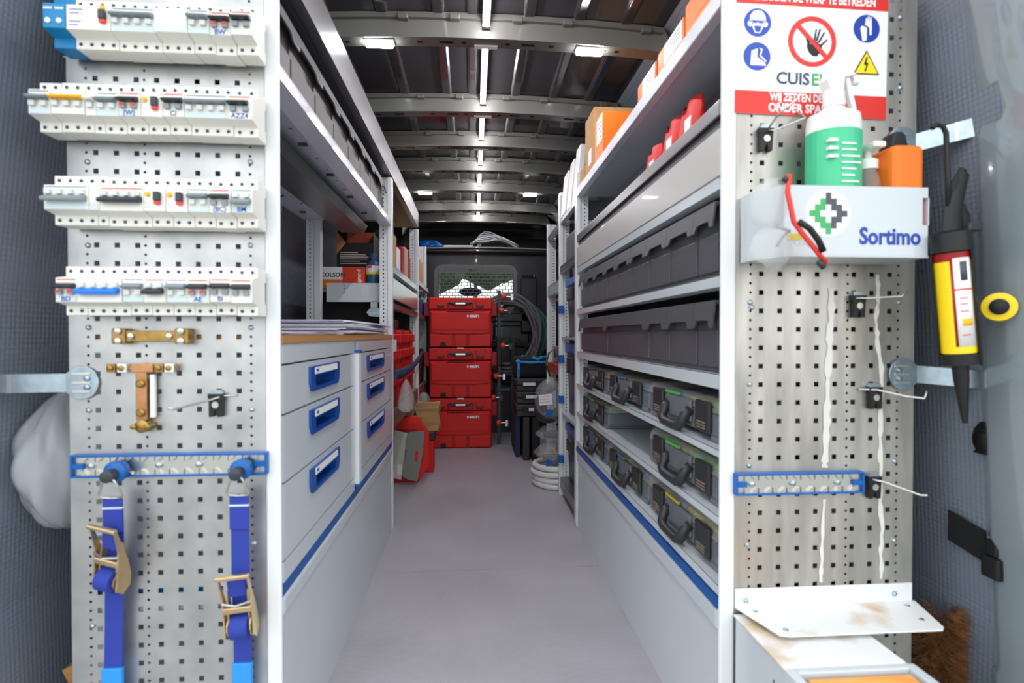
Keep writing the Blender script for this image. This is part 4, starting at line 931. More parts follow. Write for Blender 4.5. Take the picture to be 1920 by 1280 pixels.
shelf('bay_shelf', 'metal shelf under the white panels at the top of the right rack', XR + .002, .845, 2.452, 2.878, 1.46, 1.49, 1, 'alu', holes=False)
shelf('bay_shelf', 'grey metal shelf halfway up the farthest bay of the right rack', XR + .002, .845, 2.918, 3.355, 1.10, 1.17, 1, 'alu', holes=False)
shelf('bay_shelf', 'brown edged shelf low in the farthest bay of the right rack', XR + .002, .845, 2.918, 3.355, 0.64, 0.70, 1, 'card_red', holes=False)
shelf('bay_shelf', 'metal shelf at the top of the farthest bay of the right rack', XR + .002, .845, 2.918, 3.355, 1.45, 1.48, 1, 'alu', holes=False)
tag(MB().box(0, .25, 0, .40, 0, .10).build('metal_case', 'alu', loc=(XR + .03, 2.935, .7005), bev=0.004), 'grey metal case on the brown edged shelf of the farthest right bay', 'case')
tag(MB().box(0, .25, 0, .38, 0, .15).build('dark_crate', 'bin', loc=(XR + .03, 2.465, 1.2355), bev=0.006), 'dark crate above the uppermost blue lidded box', 'crate')
for y, z in ((2.90, 1.005), (2.90, .74), (2.90, .52), (2.90, .20)):
    tag(MB().box(-.006, .022, -.026, .016, -.02, .02).build('blue_clip', 'blue', loc=(XR - .003 + .003, y - .007 - .012, z), bev=0.003), 'blue plastic clip on the %s of the white upright beside the lidded boxes' % {1.005: 'upper part', .74: 'middle', .52: 'lower middle', .20: 'foot'}[z], 'clip')
# white panels and blue lid on top of the far right bays
for k, (y0, x0, h, w, lab) in enumerate(((2.48, .51, .27, .10, 'nearest'), (2.60, .505, .24, .10, 'second'), (2.72, .50, .22, .13, 'third'))):
    tag(MB().box(0, .03, 0, w, 0, h).build('standing_board', 'plastic_white', loc=(x0-.035, y0, 1.4875), rot=(0, R(5), 0), bev=0.004), '%s of the white boards standing on top of the right rack beyond the bins' % lab, 'board')
for k, (y0, lab) in enumerate(((2.95, 'nearer'), (3.12, 'farther'))):
    tag(MB().lathe([(.03, 0), (.034, .01), (.034, .20), (.03, .215)], n=14).build('white_tube', 'plastic_white', loc=(.53, y0, 1.4775), smooth=True), '%s white tube standing on top of the farthest right bay' % lab, 'tube')
t = thing('blue_lid_crate', 'pale grey crate with a bright blue lid on the right rack behind the brown box', 'crate', (.585, 2.50, 1.4875))
MB().box(0, .20, 0, .30, 0, .17).build('body', 'case_grey', t, bev=0.008)
MB().prism([(-.02, .10), (-.03, .13), (.04, .19), (.09, .205), (.205, .205), (.205, .185), (.10, .185), (.05, .17), (0, .12)], 'y', 0, .30).build('lid', 'blue', t, bev=0.002)
# back plates of the far bays: perforated sheets against the wall
for y0, y1 in ((2.46, 2.87), (2.93, 3.34)):
    b = MB(); perf(b, y0, y1, 0.05, 1.44, [(y0 + .05 + .035 * k, .005, 'sq', [.1 + .035 * j for j in range(38)]) for k in range(10)], lambda u, v: (.852, u, v))
    tag(b.build('back_sheet', 'white', org=(.852, y0, .05)), 'white perforated back sheet of the %s bay of the right rack' % ('blue box' if y0 < 2.5 else 'farthest'), 'sheet')
# ------------------------------------------------------------------ right end panel
zq0 = at(1530, 514.5, YR).z; PR = 0.0349
rsx = [at(px, 520, YR).x for px in (1427, 1462, 1497, 1531.5, 1566, 1600.3, 1634, 1667.5)]
rrx = [at(px, 520, YR).x for px in (1407, 1589, 1683.6)]
pegR = pegboard(XR + 0.029, 0.852, 0.03, 1.52, YR, rsx, [zq0 + PR * k for k in range(-30, 24)], rrx, [zq0 + PR / 2 * k for k in range(-60, 48)], 'stained perforated metal end panel on the right under the prohibition sign', 'peg_dirty')
bolts(pegR, [at(x, y, YR) for x, y in ((1406, 567), (1405, 720), (1404, 872), (1400, 1020), (1684, 567), (1676, 864), (1675, 1012), (1686, 34), (1686, 166), (1409, 576))], pegR.location)
def ser(pts, w, name, y=-0.0018):
    b = MB(); vs = []
    fine = []
    for (ax, ay), (bx, by) in zip(pts, pts[1:]): fine += [(ax + (bx - ax) * k / 5 + random.uniform(-1.2, 1.2), ay + (by - ay) * k / 5) for k in range(5)]
    pts = fine
    for i, (px, py) in enumerate(pts):
        p = at(px, py, YR); d = w * random.uniform(.35, .95)
        vs += [(p.x - d - pegR.location.x, y, p.z - pegR.location.z), (p.x + d - pegR.location.x, y, p.z - pegR.location.z)]
    b.add(vs, [(2 * i, 2 * i + 1, 2 * i + 3, 2 * i + 2) for i in range(len(pts) - 1)]); b.build(name, 'streak', pegR, solid=0.0008)
ser([(1644, 515), (1645, 560), (1641, 600), (1644, 640), (1652, 700), (1651, 760), (1648, 820), (1650, 870), (1649, 940), (1653, 980), (1650, 1040), (1652, 1095)], .0058, 'sealant_run')
ser([(1558, 540), (1556, 600), (1554, 660), (1550, 720), (1549, 790), (1546, 860), (1545, 880)], .0085, 'sealant_run')
ser([(1545, 935), (1541, 1000), (1540, 1050), (1537, 1100)], .005, 'sealant_run')
# prohibition sign
P0 = at(1523, 100, YR - .004)
sg_ = thing('prohibition_sign', 'red and white prohibition sign with safety symbols at the top of the right panel', 'sign', (P0.x, YR - .0035, P0.z), rot=(0, R(0.8), 0))
hw, zt_, zb_ = .1495, .135, -.118
MB().box(-hw, hw, 0, .002, zb_, zt_).build('plate', 'sign_white', sg_)
flat([[(-hw, .087), (hw, .087), (hw, zt_), (-hw, zt_)]], 'sign_red', sg_, 'red_band')
flat([[(-hw, zb_), (hw, zb_), (hw, -.075), (-hw, -.075)]], 'sign_red', sg_, 'red_band')
text('VERBODEN DE WERF TE BETREDEN', .0222, 'sign_white', sg_, (0, -.0008, .101), xs=.70, bold=.0007)
text('WIJ ZETTEN DEZE WERF', .0205, 'sign_white', sg_, (.0, -.0008, -.0855), xs=.72, bold=.0007)
text('ONDER SPANNING', .0225, 'sign_white', sg_, (-.0, -.0008, -.1055), xs=.86, bold=.0007)
text('CUIS', .031, 'navy', sg_, (-.037, -.0008, -.05), xs=1.0, bold=.0006)
text('EL', .031, 'green_logo', sg_, (.014, -.0008, -.05), xs=1.0, bold=.0006)
for cx, cz in ((-.108, .052), (-.108, -.011)):
    flat([disc(cx, cz, .0262)], 'sign_blue', sg_, 'blue_disc', 0, .0008)
flat([disc(.107, .052, .0262)], 'logo_blue', sg_, 'blue_disc', 0, .0008)
# helmet head with glasses and mask
flat([[(-.124, .052), (-.123, .064), (-.117, .0725), (-.108, .075), (-.099, .0725), (-.093, .064), (-.092, .052), (-.096, .052), (-.096, .059), (-.12, .059), (-.12, .052)], disc(-.1225, .049, .0055, 10), disc(-.0935, .049, .0055, 10), [(-.119, .058), (-.097, .058), (-.098, .042), (-.103, .032), (-.113, .032), (-.118, .042)]], 'sign_white', sg_, 'helmet_symbol', -.0008, .0004)
flat([[(-.119, .055), (-.097, .055), (-.099, .0505), (-.106, .0505), (-.108, .053), (-.11, .0505), (-.117, .0505)], [(-.115, .045), (-.101, .045), (-.103, .036), (-.108, .033), (-.113, .036)]], 'sign_blue', sg_, 'mask_symbol', -.0012, .0004)
# boot
flat([[(-.119, -.001), (-.107, .0035), (-.108, -.012), (-.093, -.022), (-.090, -.028), (-.121, -.028)]], 'sign_white', sg_, 'boot_symbol', -.0008, .0004)
flat([[(-.105, .0045), (-.097, .003), (-.1005, -.009), (-.089, -.020), (-.091, -.021), (-.1035, -.010), (-.1005, .0015)]], 'sign_white', sg_, 'boot_symbol', -.0008, .0004)
# gloves
flat([[(.094, .052), (.097, .057), (.103, .055), (.107, .053), (.107, .030), (.099, .027)], [(.103, .058), (.105, .072), (.1075, .073), (.108, .060), (.109, .0755), (.1115, .0755), (.112, .060), (.1135, .0745), (.116, .0735), (.117, .055), (.1165, .040), (.1125, .040), (.112, .053), (.108, .057)]], 'sign_white', sg_, 'glove_symbol', -.0008, .0004)
# warning triangle
flat([[(.0815, -.0345), (.1345, -.0345), (.108, .0115)]], 'black', sg_, 'triangle_edge', 0, .0007)
flat([[(.0855, -.0325), (.1305, -.0325), (.108, .0068)]], 'sign_yellow', sg_, 'triangle_fill', -.0007, .0005)
flat([[(.107, -.002), (.1105, -.002), (.107, -.013), (.112, -.0125), (.107, -.026), (.1085, -.0255), (.1045, -.0305), (.1035, -.0245), (.1055, -.0255), (.1068, -.017), (.1022, -.0165)]], 'black', sg_, 'lightning_bolt', -.0012, .0004)
# hand in ring
flat(ring(-.0005, .022, .0385, .0475), 'sign_red', sg_, 'red_ring', 0, .0009)
hand = [[(-.011, .012), (-.006, .001), (.001, -.005), (.010, -.005), (.016, .004), (.019, .014), (.004, .026), (-.003, .016), (-.008, .025), (-.013, .028), (-.010, .018)],
        [(.002, .024), (.006, .026), (.0085, .045), (.006, .046)], [(.006, .024), (.010, .024), (.0165, .046), (.0135, .047)], [(.010, .021), (.0145, .021), (.0245, .040), (.022, .0415)], [(.014, .016), (.018, .014), (.030, .026), (.0285, .0285)]]
flat(hand, 'black', sg_, 'hand_symbol', 0, .0006)
flat(ring(-.025, .029, .0075, .0082, 16), 'breaker_label', sg_, 'ghost_face', 0, .0004)
c_, s_ = math.cos(R(45)), math.sin(R(45))
def rot45(p): return (-.0005 + (p[0] * c_ + p[1] * s_), .022 + (-p[0] * s_ + p[1] * c_))
flat([[rot45(p) for p in ((-.043, -.0042), (.043, -.0042), (.043, .0042), (-.043, .0042))]], 'sign_red', sg_, 'slash_bar', -.0007, .0005)
# first-aid holder tray
HY0 = YR - .095; a = at(1387, 420, YR); c = at(1742, 420, HY0); zt = at(1560, 348, HY0).z; zb = at(1560, 478, HY0).z
t = thing('bottle_holder', 'white metal holder with a cross logo fixed across the right panel', 'holder', (a.x, YR, zb)); hh = zt - zb; W = c.x - a.x
pl = [(0, -.004), (0.0, -.030), (.030, -.095), (W, -.095), (W, -.004)]
fr = MB()
def wallseg(p, q, z0, z1):
    d = Vector((q[0] - p[0], q[1] - p[1], 0)).normalized(); n_ = Vector((-d.y, d.x, 0)) * .002
    fr.add([(p[0], p[1], z0), (q[0], q[1], z0), (q[0] + n_.x, q[1] + n_.y, z0), (p[0] + n_.x, p[1] + n_.y, z0), (p[0], p[1], z1), (q[0], q[1], z1), (q[0] + n_.x, q[1] + n_.y, z1), (p[0] + n_.x, p[1] + n_.y, z1)], [(0, 3, 2, 1), (4, 5, 6, 7), (0, 1, 5, 4), (1, 2, 6, 5), (2, 3, 7, 6), (3, 0, 4, 7)])
wallseg(pl[0], pl[1], 0, hh); wallseg(pl[1], pl[2], 0, hh); wallseg(pl[2], (W - .012, -.095), 0, hh)
wallseg((W - .012, -.095), (W, -.095), 0, hh * .45); wallseg((W - .012, -.095), (W, -.095), hh * .85, hh); wallseg(pl[3], pl[4], 0, hh)
fr.build('wall', 'rack', t)
b = MB(); b.prism(pl, 'z', -.003, -.0002); b.build('base', 'rack', t)
fx = (W + .03) / 2 - .055
lx0, lz0, u = .075, hh * .90, .0098
def cell(c_, r_): return [(lx0 + c_ * u, lz0 - r_ * u * 1.05), (lx0 + c_ * u + u, lz0 - r_ * u * 1.05), (lx0 + c_ * u + u, lz0 - (r_ + 1) * u * 1.05), (lx0 + c_ * u, lz0 - (r_ + 1) * u * 1.05)]
flat([disc(lx0 + 3.5 * u, lz0 - 3.6 * u, 4.1 * u)], 'sign_white', t, 'sticker', -.0951, .0003)
flat([cell(c_, r_) for r_, c_ in ((1, 2), (2, 1), (2, 2), (3, 0), (3, 1), (4, 1), (4, 2), (5, 2), (5, 3), (6, 3))], 'green_logo', t, 'logo_green', -.0955, .0004)
flat([cell(c_, r_) for r_, c_ in ((0, 3), (1, 3), (1, 4), (2, 4), (2, 5), (3, 5), (3, 6), (4, 4), (4, 5), (5, 4))], 'grey_logo', t, 'logo_grey', -.0955, .0004)
text('Sortimo', .040, 'logo_blue', t, (W * .755, -.0957, hh * .27), xs=.86, bold=.0011)
text('CUISEL', .014, 'breaker_grey', t, (.068, -.0957, hh * .18), xs=.9)
flat([[(.035, hh * .2), (.062, hh * .22), (.062, hh * .31), (.035, hh * .29)]], 'insert_yellow', t, 'tape', -.0956, .0004)
# bottles standing in the holder
HX, HZ = a.x, zb
def inh(px, py): p = at(px, py, YR - .05); return p
q = inh(1562, 300)
t = thing('spray_bottle', 'white spray bottle with a green label standing in the metal holder', 'bottle', (q.x, YR - .050, HZ + .0005)); 
zs = inh(1562, 233).z - HZ; zn = inh(1562, 208).z - HZ; ztop = inh(1562, 138).z - HZ
b = MB(); b.lathe([(.040, 0), (.046, .006), (.0465, zs - .005), (.044, zs + .012), (.030, zn - .006), (.0165, zn + .004), (.0155, zn + .012)], n=28); b.xf(Matrix.Diagonal((1, .86, 1, 1))); b.build('body', 'plastic_white', t, smooth=True)
b = MB(); b.lathe([(.0468, .02), (.0471, .0205), (.0471, zs - .020), (.0468, zs - .0195)], n=28); b.xf(Matrix.Diagonal((1, .865, 1, 1))); b.build('label', 'green', t)
for k in range(7): MB().box(-.012, -.012 + random.uniform(.02, .034), -.0418, -.0398, zs - .05 - k * .011, zs - .0475 - k * .011).build('printed_line', 'sign_white', t)
for k in range(3): MB().box(-.034, -.018, -.040, -.031, zs - .045 - k * .014, zs - .04 - k * .014).build('printed_line', 'sign_white', t)
MB().lathe([(.0175, zn + .006), (.018, zn + .03), (.015, zn + .036)], n=18).build('collar', 'plastic_white', t, smooth=True)
b = MB(); b.prism([(-.013, zn + .034), (.011, zn + .034), (.013, zn + .056), (.034, zn + .062), (.036, ztop - .006), (.02, ztop + .002), (-.014, ztop), (-.020, zn + .052)], 'y', -.012, .012); b.build('sprayer_head', 'plastic_white', t, bev=0.003)
b = MB(); b.prism([(.018, zn + .060), (.027, zn + .060), (.034, zn + .03), (.042, zn - .004), (.036, zn - .006), (.026, zn + .024)], 'y', -.006, .006); b.build('trigger', 'plastic_white', t, bev=0.002)
MB().cyl((.034, 0, ztop - .014), (.046, 0, ztop - .014), .007, .006, 12).build('nozzle', 'plastic_white', t)
q = inh(1628, 330)
t = thing('pump_bottle', 'clear pump bottle with a white pump head between the spray and orange bottles', 'bottle', (q.x, YR - .048, HZ + .0005))
zs = inh(1652, 350).z - HZ; zn = inh(1652, 322).z - HZ; ztop = inh(1652, 278).z - HZ
MB().lathe([(.020, 0), (.0215, .004), (.022, zs - .005), (.020, zs + .012), (.015, zn), (.013, zn + .004)], n=24).build('body', 'film', t, smooth=True)
MB().lathe([(.018, .004), (.020, .007), (.020, zs * .6), (.001, zs * .6)], n=24).build('gel', 'plastic_white', t, smooth=True)
MB().lathe([(.017, zn + .002), (.0175, zn + .018), (.014, zn + .021), (.007, zn + .022), (.007, ztop - .008)], n=18).build('pump_collar', 'plastic_white', t, smooth=True)
MB().box(-.012, .011, -.032, .010, ztop - .008, ztop + .003).build('pump_head', 'plastic_white', t, bev=0.003)
q = inh(1704, 320)
t = thing('orange_bottle', 'bright orange bottle with a black cap at the right end of the holder', 'bottle', (c.x - .0315, YR - .053, HZ + .0005))
zs = at(1700, 283, .93).z - HZ; ztop = at(1700, 252, .93).z - HZ
MB().box(-.031, .0285, -.038, .034, 0, zs).build('body', 'orange', t, bev=0.012, seg=3)
MB().prism([(-.020, zs + .0005), (.016, zs + .0005), (.010, ztop - .006), (.004, ztop), (-.010, ztop), (-.014, ztop - .008)], 'y', -.016, .016).build('cap', 'black', t, bev=0.004)
MB().box(-.029, .0, -.0395, -.0382, zs * .30, zs * .52).build('green_label', 'green_logo', t, bev=0.001)
text('TE', .022, 'sign_white', t, (-.012, -.0397, zs * .44), bold=.0006)
# safety goggles over the holder edge
q = at(1470, 420, HY0 - .018)
t = thing('safety_goggles', 'clear safety goggles with red and black temples hung over the holder', 'goggles', (q.x, HY0 - .010, q.z))
def lens(cx, cz, rx, rz_, tilt):
    b = MB()
    b.grid(13, 9, lambda u, v: (cx + rx * (2 * u - 1) * math.sqrt(max(0.02, 1 - (.86 * (2 * v - 1)) ** 2)), -.004 - .016 * (1 - (2 * u - 1) ** 2), cz + rz_ * (2 * v - 1)))
    b.xf(Matrix.Rotation(R(tilt), 4, 'Y')); b.build('lens', 'goggle_lens', t, solid=0.0016, smooth=2)
lens(-.032, .026, .034, .04, 15); lens(.006, -.045, .036, .036, 35)
MB().tube([(.0, -.022, .078), (-.004, -.024, .05), (.006, -.026, .0), (.02, -.026, -.018), (.045, -.024, -.045), (.066, -.02, -.066)], .0042, 8).build('temple', 'red_mark', t, smooth=2)
MB().tube([(.012, -.03, .0), (.03, -.032, -.012), (.045, -.031, -.03), (.056, -.028, -.048)], .0052, 8).build('temple_sleeve', 'black', t, smooth=2)
MB().tube([(-.008, -.02, .074), (-.004, -.023, .068)], .005, 8).build('temple_tip', 'toggle_black', t, smooth=2)
MB().tube([(.052, -.022, -.064), (.062, -.02, -.074)], .005, 8).build('temple_tip', 'toggle_black', t, smooth=2)
MB().tube([(.006, -.012, -.012), (-.004, -.012, -.022), (-.014, -.011, -.038)], .0028, 6).build('nose_bridge', 'toggle_grey', t, smooth=2)
MB().tube([(-.016, -.012, -.006), (-.002, -.014, -.010), (.006, -.016, -.014)], .0028, 6).build('nose_bridge', 'toggle_grey', t, smooth=2)
# hooks on the right panel
def rp_(px, py): p = at(px, py, YR); return (p.x, YR - .001, p.z)
t = peghook(rp_(1431, 252), 'double wire hook in a black clip just under the prohibition sign', [(.062, -.001, .044), (.064, -.02, .03), (.05, -.05, .012), (.012, -.016, .002), (-.004, -.02, .0), (.0, -.05, .018), (.020, -.075, .034), (.021, -.075, .046)])
peghook(rp_(1603, 562), 'straight wire hook in a black clip at the upper middle of the right panel', [(-.008, -.012, .003), (.010, -.018, .002), (.06, -.04, .004), (.068, -.045, .014)])
peghook(rp_(1634, 732), 'wire hook in a black clip beside the zinc bracket on the right panel', [(-.03, -.004, .003), (.0, -.014, .003), (.03, -.05, -.006), (.05, -.065, -.008), (.053, -.067, .006)])
peghook(rp_(1632, 898), 'wire hook in a black clip at the end of the short blue rail', [(-.006, -.012, .003), (.012, -.02, .0), (.05, -.06, -.014), (.056, -.068, -.012)])
tierail(at(1380, 908, YR - .015), at(1621, 905, YR - .015), YR, 'short blue edged tie-down rail low on the right panel', (-.094, -.014, .075))
# zinc brackets to the right wall
p = at(1690, 701, YR - .004); e = at(1885, 716, .925)
bracket('tie_bracket', 'lower zinc tie bracket from the right panel to the van pillar', tuple(p), tuple(e), .0165, YR)
p = at(1688, 268, YR - .004); e = at(1850, 232, .91)
bracket('tie_bracket', 'upper zinc tie bracket from the right panel to the van pillar, above the orange bottle', tuple(p), tuple(e), .017, YR)
# folding plate, dirty box and tray with a timber block
t = thing('folding_plate', 'white folding metal plate sticking out from the foot of the right panel', 'plate', (XR + .03, YR - .0015, .352))
MB().prism([(0, 0), (.030, -.098), (.045, -.104), (.325, -.104), (.335, -.095), (.362, 0)], 'z', -.0012, .0012).build('plate', 'white_stained', t, bev=0.0008)
MB().box(0, .355, -.002, 0, .0013, .036).build('flange', 'white', t)
for x, y in ((.03, -.02), (.33, -.02), (.05, -.085), (.315, -.07)): MB().lathe([(.005, .0013), (.005, .003), (.003, .004)], (x, y, 0), 'z', 8).build('bolt', 'steel', t)
bolts(pegR, [at(x, y, YR - .003) for x, y in ((1398, 1125), (1676, 1112))], pegR.location)
t = thing('step_box', 'pale grey metal box with a dirty white top at the lower right corner', 'box', (XR + .028, .815, .06))
MB().box(0, .20, 0, .160, 0, .278).build('body', 'rack', t)
MB().box(-.003, .203, -.003, .163, .2782, .282).build('lid', 'white_stained', t, bev=0.001)
for z, y in ((.24, .03), (.2, .07), (.16, .12), (.12, .04)): MB().lathe([(.0025, 0), (.0025, -.001)], (-.0002, y, z), 'x', 8).build('rivet', 'grey_logo', t)
t = thing('front_tray', 'open white framed tray in front of the dirty box, at the bottom edge', 'tray', (XR + .028, .50, .06))
b = MB(); b.box(-.004, .012, 0, .310, 0, .283); b.box(.196, .212, 0, .310, 0, .283); b.box(.012, .196, .298, .310, 0, .283); b.box(.012, .196, 0, .298, 0, .2); b.build('frame', 'rack', t, bev=0.002)
tag(MB().box(.022, .190, .05, .290, 0, .078).build('timber_plank', 'wood_orange', loc=(XR + .028, .50, .2605), bev=0.002), 'orange brown timber block lying in the open tray at the bottom edge', 'wood')
# coir brush behind
p = at(1750, 1210, 1.0)
t = thing('coir_brush', 'brown coir brush head standing behind the foot of the right panel', 'brush', (p.x + .012, 1.0, .0))
zt = at(1750, 1122, 1.0).z
MB().box(-.03, .04, -.015, .015, 0, zt - .06).build('core', 'coir', t, bev=0.01)
b = MB()
for k in range(3600):
    z = random.uniform(.02, zt - .02); a_ = random.uniform(-2.9, .4) if k % 2 else random.uniform(0, 6.28)
    L_ = random.uniform(.018, .032); x0, y0 = .035 * math.cos(a_), .018 * math.sin(a_)
    dx, dy, dz = L_ * math.cos(a_) + random.gauss(0, .006), L_ * math.sin(a_) + random.gauss(0, .006), random.gauss(.004, .008)
    w_ = .0009
    b.add([(x0 - w_, y0, z), (x0 + w_, y0, z), (x0 + dx, y0 + dy, z + dz), (x0, y0, z + .0016)], [(0, 1, 2), (1, 3, 2), (3, 0, 2)])
tag(b.build('bristles', 'coir', t), kind='stuff')
# caulking gun
GY = .875
def g_(px, py): p = at(px, py, GY); return p
top = g_(1782, 462); bot = g_(1800, 680)
t = thing('caulking_gun', 'black caulking gun holding a yellow cartridge, hung beside the right panel', 'caulking gun', (bot.x, GY, bot.z))
ax_ = (top - bot); L_ = ax_.length; mt = ax_.to_track_quat('Z', 'Y').to_matrix().to_4x4()
def gb(b, name, m, **k): b.xf(mt); return b.build(name, m, t, **k)
r_ = .026
gb(MB().lathe([(r_ + .004, -.002), (r_ + .004, .016), (r_ + .001, .018)], n=20), 'front_ring', 'black', smooth=True)
gb(MB().lathe([(r_, .012), (r_, L_ - .012)], n=28), 'cartridge', 'yellow', smooth=True)
gb(MB().lathe([(r_ + .0003, L_ - .026), (r_ + .0004, L_ - .012), (r_ - .001, L_ - .011)], n=28), 'cartridge_rim', 'red_dark', smooth=True)
def arc(a0, a1, z0, z1, rr_, name, m):
    b = MB(); b.grid(9, 2, lambda u, v: (rr_ * math.cos(R(a0 + (a1 - a0) * u)), rr_ * math.sin(R(a0 + (a1 - a0) * u)), z0 + (z1 - z0) * v)); gb(b, name, m, solid=0.0003, smooth=2)
ra_ = None
vd = mt.inverted().to_3x3() @ Vector((-.7, -.72, 0)); va = math.degrees(math.atan2(vd.y, vd.x))
arc(va + 2, va + 62, .03, L_ - .022, r_ + .0006, 'label_panel', 'sign_white')
arc(va - 6, va + 2, .03, L_ - .022, r_ + .0007, 'label_border', 'red_dark')
arc(va + 2, va + 62, L_ * .62, L_ * .635, r_ + .0009, 'label_rule', 'red_mark')
arc(va + 22, va + 45, L_ * .70, L_ * .86, r_ + .0009, 'bar_code', 'grey_logo')
arc(va + 18, va + 50, L_ * .32, L_ * .38, r_ + .0009, 'label_mark', 'toggle_yellow')
for zz in (.44, .5, .55, .24): arc(va + 14, va + 40, L_ * zz, L_ * zz + .0018, r_ + .0009, 'label_rule', 'red_mark')
arc(va + 62, va + 118, -.004, L_ + .004, r_ + .004, 'side_rail', 'black'); arc(va - 110, va - 62, -.004, L_ + .004, r_ + .004, 'side_rail', 'black')
gb(MB().lathe([(r_ + .005, L_ - .010), (r_ + .005, L_ + .022), (r_ - .004, L_ + .026)], n=20), 'rear_cap', 'black', smooth=True)
gb(MB().lathe([(.0125, -.002), (.0115, -.03), (.006, -.088), (.004, -.105)], n=14), 'nozzle', 'black', smooth=True)
sx = 1 if (mt @ Vector((1, 0, 0))).x > 0 else -1
q0, q1, q2, q3, q4 = g_(1790, 445), g_(1788, 400), g_(1800, 345), g_(1812, 318), g_(1780, 395)
def P_(v): return (v.x - bot.x, v.y - GY, v.z - bot.z)
MB().tube([P_(g_(1785, 452)), P_(g_(1786, 400)), P_(g_(1793, 370)), P_(g_(1806, 325))], [.017, .016, .014, .011], 8, flat=.6).build('handle_body', 'black', t, smooth=True)
MB().tube([P_(g_(1812, 442)), P_(g_(1808, 405)), P_(g_(1795, 380)), P_(g_(1788, 350)), P_(g_(1806, 318))], [.009, .010, .010, .010, .008], 8, flat=.6).build('trigger', 'rubber', t, smooth=True)
MB().box(-.012, .014, -.012, .01, -.006, .008).build('release_plate', 'toggle_black', t, loc=P_(g_(1818, 428)), bev=0.003)
MB().tube([P_(g_(1778, 400)), P_(g_(1777, 330)), P_(g_(1775, 280)), P_(g_(1774, 250)), P_(g_(1768, 237)), P_(g_(1756, 234)), P_(g_(1748, 240))], .0042, 8).build('push_rod', 'black', t, smooth=2)
# pillar of the right rear door frame
pp = MB(); zs = [-.05, .0, .12, .25, .262, .48, .50, .70, .84, .86, 1.0, 1.12, 1.22, 1.26, 1.34, 1.44, 1.60, 1.75]
def pedge(z): return .955 - .055 * (z - .25) / 1.2 if z < 1.2 else .911 - .14 * (z - 1.2) ** 1.3
vs = []
for z in zs:
    e = pedge(z) + (.008 if .26 < z < .49 or z > 1.24 and z < 1.3 else 0) - .0
    vs += [(e + .06, .955, z), (e + .008, .925, z), (e - .004, .905, z), (e - .002, .78, z), (e + .03, .70, z), (e + .14, .66, z)]
pp.add(vs, [(6 * i + j, 6 * i + j + 1, 6 * i + j + 7, 6 * i + j + 6) for i in range(len(zs) - 1) for j in range(5)])
pl_ = struct(pp.build('wall_pillar', 'pillar', solid=0.003, smooth=2))
q = at(1878, 575, .86)
t = thing('rubber_stop', 'black rubber plug in a yellow ring on the grey van pillar', 'plug', (pedge(q.z) - .024, .862, q.z), rot=(0, 0, R(42)))
MB().lathe([(.024, 0), (.024, -.004), (.014, -.006)], ax='x', n=24).build('yellow_ring', 'yellow', t, smooth=True)
MB().lathe([(.0135, -.005), (.0135, -.010), (.009, -.014), (.001, -.015)], ax='x', n=20).build('plug', 'rubber', t, smooth=True)
# latches and opening on the right wall
def onw(px, py, y): return at(px, py, y)
q = onw(1876, 825, .93)
t = thing('lamp_socket', 'black round socket with petals on the right wall beside the pillar', 'socket', (q.x, .93, q.z))
MB().lathe([(.02, .0), (.028, -.01), (.028, -.03), (.015, -.04)], ax='x', n=18).build('cup', 'black', t, smooth=True)
for z in (.022, -.02): MB().prism([(-.045, z - .004), (-.03, z + .012), (.0, z + .006), (.0, z - .006)], 'y', -.012, .012).build('petal', 'black', t, bev=0.002)
q = onw(1862, 1052, .92)
t = thing('door_latch', 'black plastic latch block low on the van pillar', 'latch', (q.x, .915, q.z))
MB().box(-.016, .018, -.02, .015, -.028, .012).build('block', 'black', t, bev=0.004)
MB().box(-.012, .002, -.012, .01, .012, .042).build('lever', 'black', t, bev=0.003)
MB().box(.018, .07, -.018, .0, -.022, -.004).build('arm', 'black', t, bev=0.003)
q = at(1809, 1000, .985)
struct(MB().prism([(-.034, .035), (.034, .015), (.036, -.045), (-.034, -.025)], 'y', -.001, .001).build('trim_8', 'dark_hole', loc=(0, 0, 0)))
o = bpy.data.objects['trim_8']; o.location = (CX + .905, .970, .487); o.rotation_euler = (0, 0, R(-80)); o.parent = wall_r
